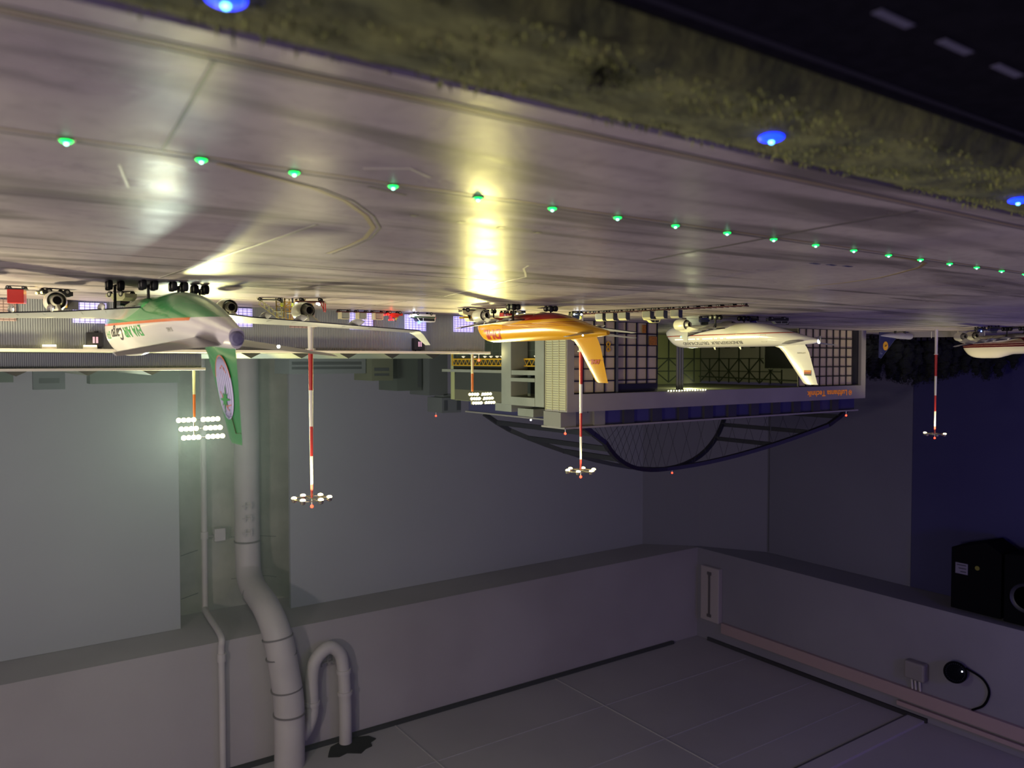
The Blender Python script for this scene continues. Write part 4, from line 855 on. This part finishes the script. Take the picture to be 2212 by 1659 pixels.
def car(name, loc, rot, label, L_, W_, H_, prof, glass, paint, belt=None, wh=(.2, .8), r=.34, cat='vehicle', lower=None):
    """prof: side outline (x fraction, z); glass: window outline"""
    q = vehicle(name, loc, rot, label, cat)
    MB().prism([(L_ * (x - .5), z) for x, z in prof], -W_ / 2, W_ / 2).build('body', paint, q, bevel=.08)
    for sg in (-1, 1):
        for g_ in glass: MB().prism([(L_ * (x - .5), z) for x, z in g_], sg * (W_ / 2 + .005), sg * (W_ / 2 + .02)).build('side_window', M_GLASS, q)
        if belt: MB().box(-L_ * .48, L_ * .46, sg * (W_ / 2 + .005), sg * (W_ / 2 + .015), belt[0], belt[1]).build('side_stripe', belt[2], q)
        if lower: MB().box(-L_ * .49, L_ * .49, sg * (W_ / 2 + .002), sg * (W_ / 2 + .012), .25, lower[0]).build('lower_panel', lower[1], q)
    wheels(q, [L_ * (wh[0] - .5), L_ * (wh[1] - .5)], [-W_ / 2 + .1, W_ / 2 - .1], r)
    return q
VAN = [(0, .4), (0, 1.9), (.03, 2.15), (.62, 2.2), (.72, 2.05), (.86, 1.15), (.98, 1.0), (1, .4)]
# police van with blue beacon, front to the left edge of the photograph
q = car('police_van', (-.965, 1.803), 0, 'white and green police van with glowing blue roof beacon beside the hangar', 5.6, 2.0, 2.2, VAN, [[(.05, 1.3), (.05, 1.95), (.55, 1.95), (.55, 1.3)], [(.58, 1.3), (.58, 1.95), (.70, 1.95), (.80, 1.3)]], mat('van_white', 'dedccb', .3, coat=.4), belt=(.95, 1.25, mat('police_green', '2c4a2e', .4)))
for y in (-.75, .75): MB().ball((2.8, y, .95), .2, 10).build('headlight', M_HEAD, q, True); MB().ball((-2.8, y, 1.2), .13, 8).build('tail_light', M_TAIL, q, True)
MB().cyl((.9, 0, 2.18), (.9, 0, 2.5), .24, n=14).build('blue_beacon', mat('beacon_blue', '40a0ff', emit='2a8cff', es=25), q, True)
MB().prism([(1.35, 2.05), (2.0, 1.2), (2.06, 1.2), (1.41, 2.07)], -.9, .9).build('windscreen', M_GLASS, q)
lamp('beacon_glow', 'POINT', (-.955, 1.785, .036), .03, (.1, .25, 1), .003); lamp('headlamp_glow', 'POINT', (-.930, 1.783, .013), .02, (.8, .9, 1), .002)
# red tow tractor and three canopied baggage carts
q = vehicle('baggage_tractor', (-.8776, 1.794), 180, 'small red baggage tractor with glowing red lamps, coupled to canopied carts')
MB().box(-1.9, 1.9, -.8, .8, .45, 1.0).box(-.9, .9, -.75, .75, 1.0, 1.35).build('body', M_RDV, q, bevel=.06); MB().box(-.75, -.6, -.7, .7, 1.3, 2.1).box(-.1, .4, -.3, .3, 1.3, 1.5).build('seat', M_RDV, q, bevel=.04)
for y in (-.55, .55):
    for x, z in ((-1.92, .9), (-.8, 1.95)): MB().ball((x, y, z), .17, 8).build('red_lamp', M_TAIL, q, True)
for x, z in ((-1.5, .9), (-.4, 1.95)): MB().ball((x, .82, z), .17, 8).build('red_lamp', M_TAIL, q, True)
wheels(q, (-1.2, 1.2), (-.7, .7), .35, .25)
lamp('tail_glow', 'POINT', (-.860, 1.770, .014), .02, (1, .08, .04), .003)
def cart(loc, rot, label):
    q = vehicle('baggage_cart', loc, rot, label, 'cart', 'canopied baggage carts')
    MB().box(-1.5, 1.5, -.7, .7, .42, .58).bar((1.5, 0, .45), (2.2, 0, .35), .1).build('chassis', M_CHAS, q)
    b = MB().box(-1.05, 1.05, -.7, .7, 1.9, 2.0)
    for x in (-1.02, 1.02):
        for y in (-.67, .67): b.box(x - .05, x + .05, y - .05, y + .05, .58, 1.95)
    b.box(-1.05, -.72, -.72, .72, .58, 1.95).build('canopy_frame', M_CVAS, q, bevel=.03)
    MB().box(-.7, .95, -.62, .62, .6, 1.8).build('curtain', M_CLEAR, q, bevel=.05)
    b = MB(); [b.cyl((x, y, .0 + .0), (x, y, .0), .01) for x in () for y in ()]
    wheels(q, (-1.1, 1.1), (-.6, .6), .25, .18); return q
c0 = cart((-.835, 1.797), 180, 'clear-sided baggage cart coupled directly behind the red tractor')
dup(c0, (-.7945, 1.803, 0), 'middle one of the three clear-sided baggage carts', radians(180)); dup(c0, (-.752, 1.810, 0), 'last clear-sided baggage cart of the train, nearest the mast', radians(180))
# delivery van beside the yellow aircraft
q = car('delivery_van', (-.9886, 1.589), 8, 'boxy cream and yellow delivery van beside the nose of the yellow aircraft', 6.2, 2.2, 2.8, [(0, .4), (0, 2.6), (.02, 2.75), (.70, 2.75), (.76, 2.5), (.82, 1.5), (.97, 1.25), (1, .4)], [[(.70, 1.5), (.70, 2.3), (.76, 2.2), (.81, 1.5)]], mat('van_cream', 'c9c49a', .4), belt=(1.75, 2.15, M_YEL), lower=(.55, M_VDARK), r=.45)
MB().box(3.0, 3.12, -.9, .9, .5, .8).build('bumper', M_VDARK, q)
q = vehicle('red_box_truck', (-1.1135, 1.631), 0, 'small dark red box truck half hidden behind the yellow aircraft engine'); MB().box(-.9, .7, -.8, .8, .5, 1.9).build('box_body', M_RDV, q, bevel=.05); MB().box(.75, 1.6, -.8, .8, .4, 1.5).build('cab', M_RDV, q, bevel=.1); wheels(q, (-.6, 1.1), (-.7, .7), .35)
# flatbed with headlights
q = vehicle('flatbed_truck', (-.5597, 1.513), 30, 'low dark red flatbed truck with two white headlights behind the aircraft engine')
MB().box(-2.4, 2.4, -1.1, 1.1, .55, .85).build('flatbed', M_CHAS, q, bevel=.05)
for y in (-.9, .9): MB().ball((2.35, y, 1.0), .25, 8).build('headlight', M_HEAD, q, True)
for y in (-.9, .9): MB().ball((-1.2, y, 1.0), .25, 8).build('work_light', M_HEAD, q, True)
b = MB(); 
for k in range(6): b.bar((1.6 - .35 * k, 1.0, .85), (1.6 - .35 * k, 1.0, 1.9), .1)
b.build('stake_rail', M_YEL, q); b = MB().bar((-2.3, -1, .8), (-2.3, -1, 2.3), .16).bar((-2.3, 1, .8), (-2.3, 1, 2.3), .16).bar((-2.3, -1, 2.3), (-2.3, 1, 2.3), .16).bar((-1.7, -1, .8), (-2.3, -1, 2.0), .16); b.build('rear_frame', M_RDV, q); wheels(q, (-1.6, 1.6), (-.9, .9), .3)
# stairs and stands
q = vehicle('passenger_stairs', (-.490, 1.552), 205, 'grey mobile passenger stairs, left of the yellow maintenance stands', 'stairs')
b = MB()
for k in range(9): b.box(-1.8 + .42 * k, -1.4 + .42 * k, -.6, .6, .4 + .32 * k, .46 + .32 * k)
b.build('steps', M_SIL, q); b = MB()
for y in (-.65, .65): b.bar((-2.1, y, .1), (2.0, y, 3.1), .12).bar((-1.9, y, 1.1), (2.0, y, 4.0), .1); [b.bar((-1.7 + .75 * k, y, .4 + .56 * k), (-1.7 + .75 * k, y, 1.25 + .56 * k), .07) for k in range(6)]
b.bar((1.9, -.6, .2), (1.9, -.6, 3.1), .12).bar((1.9, .6, .2), (1.9, .6, 3.1), .12).build('stair_frame', mat('stair_cream', 'b9b67a', .5), q); MB().box(-2.0, 2.1, -.7, .7, .28, .42).build('chassis', M_VDARK, q); wheels(q, (-1.6, 1.6), (-.7, .7), .28)
def stand(loc, rot, label, h, m_):
    q = vehicle('maintenance_stand', loc, rot, label, 'work platform', 'maintenance stands'); b = MB(); w = .7
    for x in (-w, w):
        for y in (-w, w): b.bar((x, y, .1), (x * .8, y * .8, h + 1), .11)
    for z in (.6, 1.4, 2.2, h + 1):
        if z <= h + 1: b.bar((-w, -w, z), (w, -w, z), .07).bar((-w, w, z), (w, w, z), .07).bar((-w, -w, z), (-w, w, z), .07).bar((w, -w, z), (w, w, z), .07)
    b.bar((-w, -w, .6), (w, -w, 1.4), .07).bar((w, -w, 1.4), (-w, -w, 2.2), .07).bar((w, w, .6), (w, -w, 1.4), .07); b.build('stand_frame', m_, q)
    MB().box(-w * .9, w * .9, -w * .9, w * .9, h - .05, h + .02).build('platform', M_SIL, q); b = MB(); 
    for x in (-w, w):
        for y in (-w, w): b.cyl((x - .06, y, .12), (x + .06, y, .12), .12, n=10)
    b.build('castor', M_TYRE, q); return q
s0 = stand((-.513, 1.560), 20, 'grey and yellow work stand next to the passenger stairs', 2.3, mat('stand_ochre', '8f7c30', .5))
stand((-.532, 1.553), 50, 'middle bright yellow work stand behind the aircraft wing', 2.6, M_YEL); stand((-.549, 1.545), 10, 'bright yellow work stand nearest the low flatbed truck', 2.9, M_YEL)
# red cube container on a dolly, small tugs
q = vehicle('cargo_dolly', (-.0651, 1.547), 15, 'bright red cube container on a small dolly near the left edge', 'cart'); MB().box(-1.3, 1.3, -.9, .9, .35, .5).build('dolly_deck', M_VDARK, q); MB().box(-1.05, 1.05, -.85, .85, .52, 2.5).build('container', M_RDV, q, bevel=.06); wheels(q, (-1, 1), (-.7, .7), .22)
def tug(loc, rot, label, m_, h=1.2, lights=None):
    q = vehicle('pushback_tug', loc, rot, label); MB().prism([(-2.2, .35), (-2.2, 1.0), (-1.6, h), (.6, h), (1.0, .95), (2.2, .85), (2.2, .35)], -1.1, 1.1).build('body', m_, q, bevel=.08)
    MB().prism([(-.9, h), (-.8, h + .75), (.35, h + .75), (.55, h)], -.85, .85).build('cab', M_GLASS, q, bevel=.05)
    if lights:
        for y in (-.8, .8): MB().ball((2.2, y, .75), .2, 8).build('headlight', lights, q, True)
    wheels(q, (-1.3, 1.3), (-1.0, 1.0), .45, .35); return q
tug((-.1217, 1.570), -20, 'dark pushback tug with yellow-white lamps beside the leftmost engine', M_VDARK, lights=mat('head_warm', 'ffe680', emit='ffe060', es=12))
tug((-.2254, 1.565), 60, 'olive and cream pushback tug below the jumbo freighter landing gear', mat('tug_olive', '7c7c62', .5), 1.5)
tug((-1.2663, 1.548), -65, 'flat black tug with two blue-white headlights before the container dollies', M_VDARK, .9, M_HEAD)
tug((-1.1374, 1.614), -65, 'black tug with bright headlights between the yellow aircraft wheels', M_VDARK, 1.1, M_HEAD)
for (x, y) in ((-1.252, 1.523), (-1.268, 1.52), (-1.128, 1.585)): lamp('headlamp_glow', 'POINT', (x, y, .012), .012, (.75, .85, 1), .002)
tug((-1.716, 1.520), -50, 'navy blue tug with silver machinery behind the state jet engine', mat('tug_navy', '1e2450', .4), 1.3)
tug((-1.8305, 1.441), -35, 'low black tug under the belly of the state jet', M_VDARK, 1.0)
tug((-3.079, 1.403), -40, 'dark tug with one blue lamp below the maroon jumbo', M_VDARK, 1.0); q = tug((-3.02, 1.33), -40, 'black service truck behind the blue-lamped tug at the right edge', M_VDARK, 1.6)
MB().ball((-3.079 + .03, 1.403 - .012, .026), .0028, 8)
q = vehicle('warning_lamp', (-3.064, 1.391), 0, 'tiny blue warning lamp on a post below the maroon jumbo', 'lamp'); MB().cyl((0, 0, 0), (0, 0, 1.3), .08).build('post', M_VDARK, q); MB().ball((0, 0, 1.45), .22, 8).build('lamp_globe', mat('beacon_blue2', '4060ff', emit='5070ff', es=20), q, True)
q = vehicle('tool_cart', (-.1579, 1.838), 0, 'small yellow tool cart against the low hangar wall', 'cart'); MB().box(-.55, .55, -.4, .4, .3, 1.4).build('cart_body', M_YEL, q, bevel=.05); MB().box(-2.4, 2.4, .5, .8, .2, 1.7).build('dark_rack', mat('rack_dark', '3a3a40', .6), q); wheels(q, (-.4, .4), (-.3, .3), .15, .1)
# cars
CAR = [(0, .35), (0, .95), (.04, 1.0), (.10, 1.55), (.30, 1.65), (.58, 1.6), (.76, 1.05), (.97, .9), (1, .35)]
GL = [[(.12, 1.02), (.15, 1.48), (.38, 1.55), (.38, 1.02)], [(.41, 1.02), (.41, 1.55), (.57, 1.52), (.71, 1.04)]]
car('passenger_car', (-1.576, 1.588), 20, 'small cream car with dark lower body before the hangar doors', 4.0, 1.75, 1.65, CAR, GL, mat('car_cream', 'e4df9c', .35, coat=.3), lower=(.75, M_VDARK))
q = car('estate_car', (-1.8957, 1.4102), 34.7, 'dark estate car with pale window frames under the state jet tail', 5.1, 1.9, 1.8, [(0, .35), (0, 1.0), (.02, 1.75), (.60, 1.8), (.74, 1.15), (.97, .95), (1, .35)], [[(.05, 1.12), (.06, 1.62), (.34, 1.66), (.34, 1.12)], [(.37, 1.12), (.37, 1.66), (.58, 1.66), (.69, 1.14)]], mat('car_silver', 'b5b5b0', .35, .2), lower=(1.05, M_VDARK), r=.38)
MB().box(-2.62, -2.5, -.8, .8, .5, 1.9).build('rear_door', M_VDARK, q)
# container dollies
P0, P1 = Vector((-1.296, 1.512)), Vector((-1.386, 1.111)); DR = math.atan2(P1.y - P0.y, P1.x - P0.x)
def dolly(full):
    q = vehicle('cargo_dolly', (0, 0), 0, '-', 'cart', 'cargo dollies in the long train')
    b = MB().box(-1.55, 1.55, -.85, .85, .38, .52).bar((1.55, 0, .42), (2.1, 0, .36), .1)
    for x in (-1.4, 0, 1.4): b.box(x - .06, x + .06, -.9, .9, .52, .6)
    b.build('dolly_deck', M_CHAS, q); wheels(q, (-1.1, 1.1), (-.7, .7), .24, .16)
    if full:
        c = MB().prism([(-.78, .62), (.78, .62), (.78, 2.25), (-.45, 2.25), (-.78, 1.9)], -.95, .95, 'x').build('container', M_CVAS, q, bevel=.03)
        MB().prism([(-.80, .66), (-.785, .66), (-.785, 1.9), (-.80, 1.9)], -.85, .85, 'x').build('container_curtain', mat('container_grey', 'a5a595', .5), c)
        MB().prism([(-.75, .62), (.75, .62), (.75, 2.22), (-.45, 2.22), (-.75, 1.9)], -.985, -.955, 'x').build('container_panel', mat('container_navy', '23283f', .5), c)
    return q
FULL = [(-1.301, 1.4897), (-1.3081, 1.4582), (-1.3163, 1.4216), (-1.3314, 1.3544), (-1.3395, 1.3184), (-1.3482, 1.2795)]
names = ['leftmost of the six on the long dolly train', 'second from the left on the long dolly train', 'third from the left, just before the gap in the train', 'fourth from the left, just after the gap in the train', 'fifth from the left, beyond the cream car', 'last loaded one before the empty dollies']
f0 = None
for (x, y), nm in zip(FULL, names):
    lab = 'navy and cream container dolly, ' + nm
    if f0 is None: f0 = dolly(True); f0.location = (x, y, 0); f0.rotation_euler = (0, 0, DR + pi); f0['label'] = lab
    else: dup(f0, (x, y, 0), lab, DR + pi)
e0 = None
for (x, y), nm in zip([(-1.2921, 1.5294), (-1.324, 1.388), (-1.3567, 1.2417), (-1.363, 1.2133), (-1.3694, 1.1851), (-1.376, 1.1557), (-1.3825, 1.1267)], ['left of the first navy container', 'in the gap between the loaded container dollies', 'right after the last navy container', 'second after the last navy container', 'third after the last navy container', 'last but one at the right end of the train', 'at the right tip of the train']):
    lab = 'empty dark red cargo dolly, ' + nm
    if e0 is None: e0 = dolly(False); e0.location = (x, y, 0); e0.rotation_euler = (0, 0, DR + pi); e0['label'] = lab
    else: dup(e0, (x, y, 0), lab, DR + pi)

# ground staff
M_VEST = mat('hi_vis_yellow', 'c8d42a', .6); M_TROU = mat('work_trousers', '1c2430', .7); M_SKIN = mat('skin', 'b98768', .6); M_HAIR = mat('hair_dark', '20160f', .8)
def person(loc, rot, label, seated=False):
    q = vehicle('person', loc, rot, label, 'person')
    hip, kn, an = (.9, .48, .06) if not seated else (.62, .66, .25)
    pts = [(0, 0, hip), (0, 0, hip + .25), (0, 0, hip + .48), (0, 0, hip + .60), (.01, 0, hip + .70)]; E_ = [(0, 1), (1, 2), (2, 3), (3, 4)]; R_ = [.15, .13, .15, .07, .06]
    for s_ in (-1, 1):
        n = len(pts); f = .42 if seated else .04 * s_
        pts += [(0, .1 * s_, hip - .05), (f, .11 * s_, kn), (f if not seated else f + .05, .11 * s_, an), (f + .14, .12 * s_, an - .02)]; R_ += [.11, .075, .05, .045]; E_ += [(0, n), (n, n + 1), (n + 1, n + 2), (n + 2, n + 3)]
        n = len(pts); pts += [(0, .2 * s_, hip + .5), (.03 if not seated else .12, .27 * s_, hip + .24), (.12 if not seated else .38, .25 * s_, hip + .02 if not seated else hip + .2), (.16 if not seated else .45, .24 * s_, hip - .05 if not seated else hip + .2)]; R_ += [.075, .05, .04, .045]; E_ += [(2, n), (n, n + 1), (n + 1, n + 2), (n + 2, n + 3)]
    me = bpy.data.meshes.new('body'); me.from_pydata(pts, E_, []); o = bpy.data.objects.new('body', me); COL.objects.link(o); o.parent = q
    me.materials.append(mat('workwear', 'c8d42a', .6, layers=[('1c2430', [(0, 0, -1, hip)]), ('a8a89a', [(0, 0, 1, -(hip + .16)), (0, 0, -1, hip + .22)])]) if not seated else mat('workwear_seated', 'c8d42a', .6, layers=[('1c2430', [(0, 0, -1, hip + .02)])]))
    md = o.modifiers.new('skin', 'SKIN'); md.use_smooth_shade = True
    for v, r in zip(me.skin_vertices[0].data, R_): v.radius = (r, r)
    me.skin_vertices[0].data[0].use_root = True
    o.modifiers.new('sub', 'SUBSURF').levels = 1
    h = MB().ball((.02, 0, hip + .82), .105, 12, (1, .85, 1.2)).ball((.13, 0, hip + .80), .02, 6).build('head', M_SKIN, q, True); MB().ball((-.01, 0, hip + .87), .11, 12, (1, .9, .95)).build('hair', M_HAIR, h, True)
    return q
person((-1.2885, 1.552), 200, 'person in a yellow vest standing at the left end of the dolly train')
person((-.508, 1.535), 120, 'person in a yellow vest beside the grey passenger stairs')
person((-.528, 1.530), 250, 'person in a yellow vest between the stairs and the yellow stands')
p_ = person((-.884, 1.794), 180, 'person in a yellow vest seated on the red tractor', True); p_.location.z = .008

# =====================================================================================
#  FENCE, WOOD, SHRUBS
# =====================================================================================
q = thing('wire_fence', (-3.27, 1.90, 0), 'low pale fence panel row in front of the black wood', 'fence'); dv = Vector((-.35, -.47)) * 1
b = MB().bar((0, 0, .013), (-.24, -.32, .013), .001, .024); b.build('fence_panel', mat('fence_grey', '6e6a6c', .6), q)
for k in range(5): MB().cyl((-.06 * k, -.08 * k, 0), (-.06 * k, -.08 * k, .029), .0011, n=6).build('fence_post', M_WHITE, q)
M_LEAF = mat('leaf_black_green', '10160c', .9); M_BARK = mat('bark', '1a1612', .9)
rt = random.Random(11)
def tree(seed, h=.22, r=.048):
    q = thing('tree', (0, 0, 0), '-', 'tree', group='trees of the dark wood'); rs = random.Random(seed)
    MB().cyl((0, 0, 0), (0, 0, h * .5), .004, .0025, 8).build('trunk', M_BARK, q)
    b = MB(); 
    for k in range(16):
        z = h * (.22 + .70 * k / 15); w = r * (1.0 - .72 * (k / 15) ** 1.6); a_ = rs.random() * 6.28; d = w * .45 * rs.random()
        b.ball((d * cos(a_), d * sin(a_), z), w * (.62 + .3 * rs.random()), 9, (1, 1, .8))
    for i, v in enumerate(b.v): n_ = 1 + .22 * mnoise.noise(Vector(v) * 70) + .1 * mnoise.noise(Vector(v) * 200); b.v[i] = (v[0] * n_, v[1] * n_, v[2] * (1 + .03 * (n_ - 1)))
    for k in range(700):   # leaf sprays on the outside
        z = h * (.2 + .8 * rs.random()); w = r * (1.12 - .85 * max(0, (z / h - .22) / .8) ** 1.4); a_ = rs.random() * 6.28; c = Vector((w * cos(a_), w * sin(a_), z)); n0 = len(b.v)
        for _ in range(3): b.v.append(tuple(c + Vector((rs.uniform(-1, 1), rs.uniform(-1, 1), rs.uniform(-1, 1))) * .0035))
        b.f.append((n0, n0 + 1, n0 + 2)); b.m.append(0)
    b.build('crown', M_LEAF, q); return q
def top_at(px): # height of the wood's outline seen over the right part of the photograph
    T = [(1868, 822), (1900, 824), (1960, 838), (2010, 834), (2060, 818), (2100, 812), (2140, 834), (2165, 830), (2190, 812), (2240, 800)]
    for (a_, b_), (c, d) in zip(T, T[1:]):
        if a_ <= px <= c: return b_ + (d - b_) * (px - a_) / (c - a_)
    return 815
protos = [tree(1), tree(2), tree(3)]; H0 = .22; first_used = [False] * 3
n_t = 0
for row, (yy, ph) in enumerate(((2.10, 0), (2.23, .5), (2.38, .2))):
    for k in range(17):
        x = -3.20 - .10 * (k + ph)
        y = yy - .02 * k * .6 + rt.uniform(-.02, .02)
        if x < -4.68: continue
        d = Vector((x, y, .12)) - CAM; dep = d.dot(Fv); px = 1106 - F_PX * d.dot(Rv) / dep
        hz = .1235 + (top_at(px) - 778) / F_PX * dep * .99 + rt.uniform(-.014, .004) - (.02 if row == 0 else 0)
        i = (k + row) % 3
        if not first_used[i]: t_ = protos[i]; first_used[i] = True
        else: t_ = copy_tree(protos[i])
        t_.location = (x, y, 0); t_.scale = (.98, .98, hz / H0); t_.rotation_euler = (0, 0, rt.random() * 6); t_['label'] = 'nearly black tree in the dark wood beyond the right end of the big hangar'
q = thing('shrub', (-.222, .255, 0), 'dark ragged little shrub casting a shadow on the grass verge', 'shrub'); b = MB(); rs = random.Random(5)
for k in range(26):
    a_ = rs.random() * 6.28; e = Vector((.010 * cos(a_) * rs.random(), .008 * sin(a_) * rs.random(), .003 + .005 * rs.random())); b.bar((0, 0, 0), e, .0008)
b.build('twigs', M_BARK, q); b = MB()
for k in range(240):
    c = Vector((rs.gauss(0, .008), rs.gauss(0, .005), abs(rs.gauss(.003, .002)))); n0 = len(b.v)
    for _ in range(3): b.v.append(tuple(c + Vector((rs.uniform(-1, 1), rs.uniform(-1, 1), rs.uniform(-1, 1))) * .0016))
    b.f.append((n0, n0 + 1, n0 + 2)); b.m.append(0)
b.build('leaves', mat('shrub_olive', '3c4020', .9), q)

# thin haze volume added behind the hangars to give the large array its glow
hz = MB().box(-4.7, 2.4, 2.24, 4.31, .002, 1.52).build('haze', bpy.data.materials.new('haze'))
hm = hz.data.materials[0]; hm.use_nodes = True; hn = hm.node_tree; hn.nodes.remove(hn.nodes['Principled BSDF'])
vs_ = hn.nodes.new('ShaderNodeVolumeScatter'); vs_.inputs['Color'].default_value = (.86, 1, .9, 1); vs_.inputs['Density'].default_value = .10; vs_.inputs['Anisotropy'].default_value = .2
hn.links.new(vs_.outputs[0], hn.nodes['Material Output'].inputs['Volume'])
tag(hz, 'thin greenish haze added to make the large floodlight array glow', 'haze', kind='stuff')
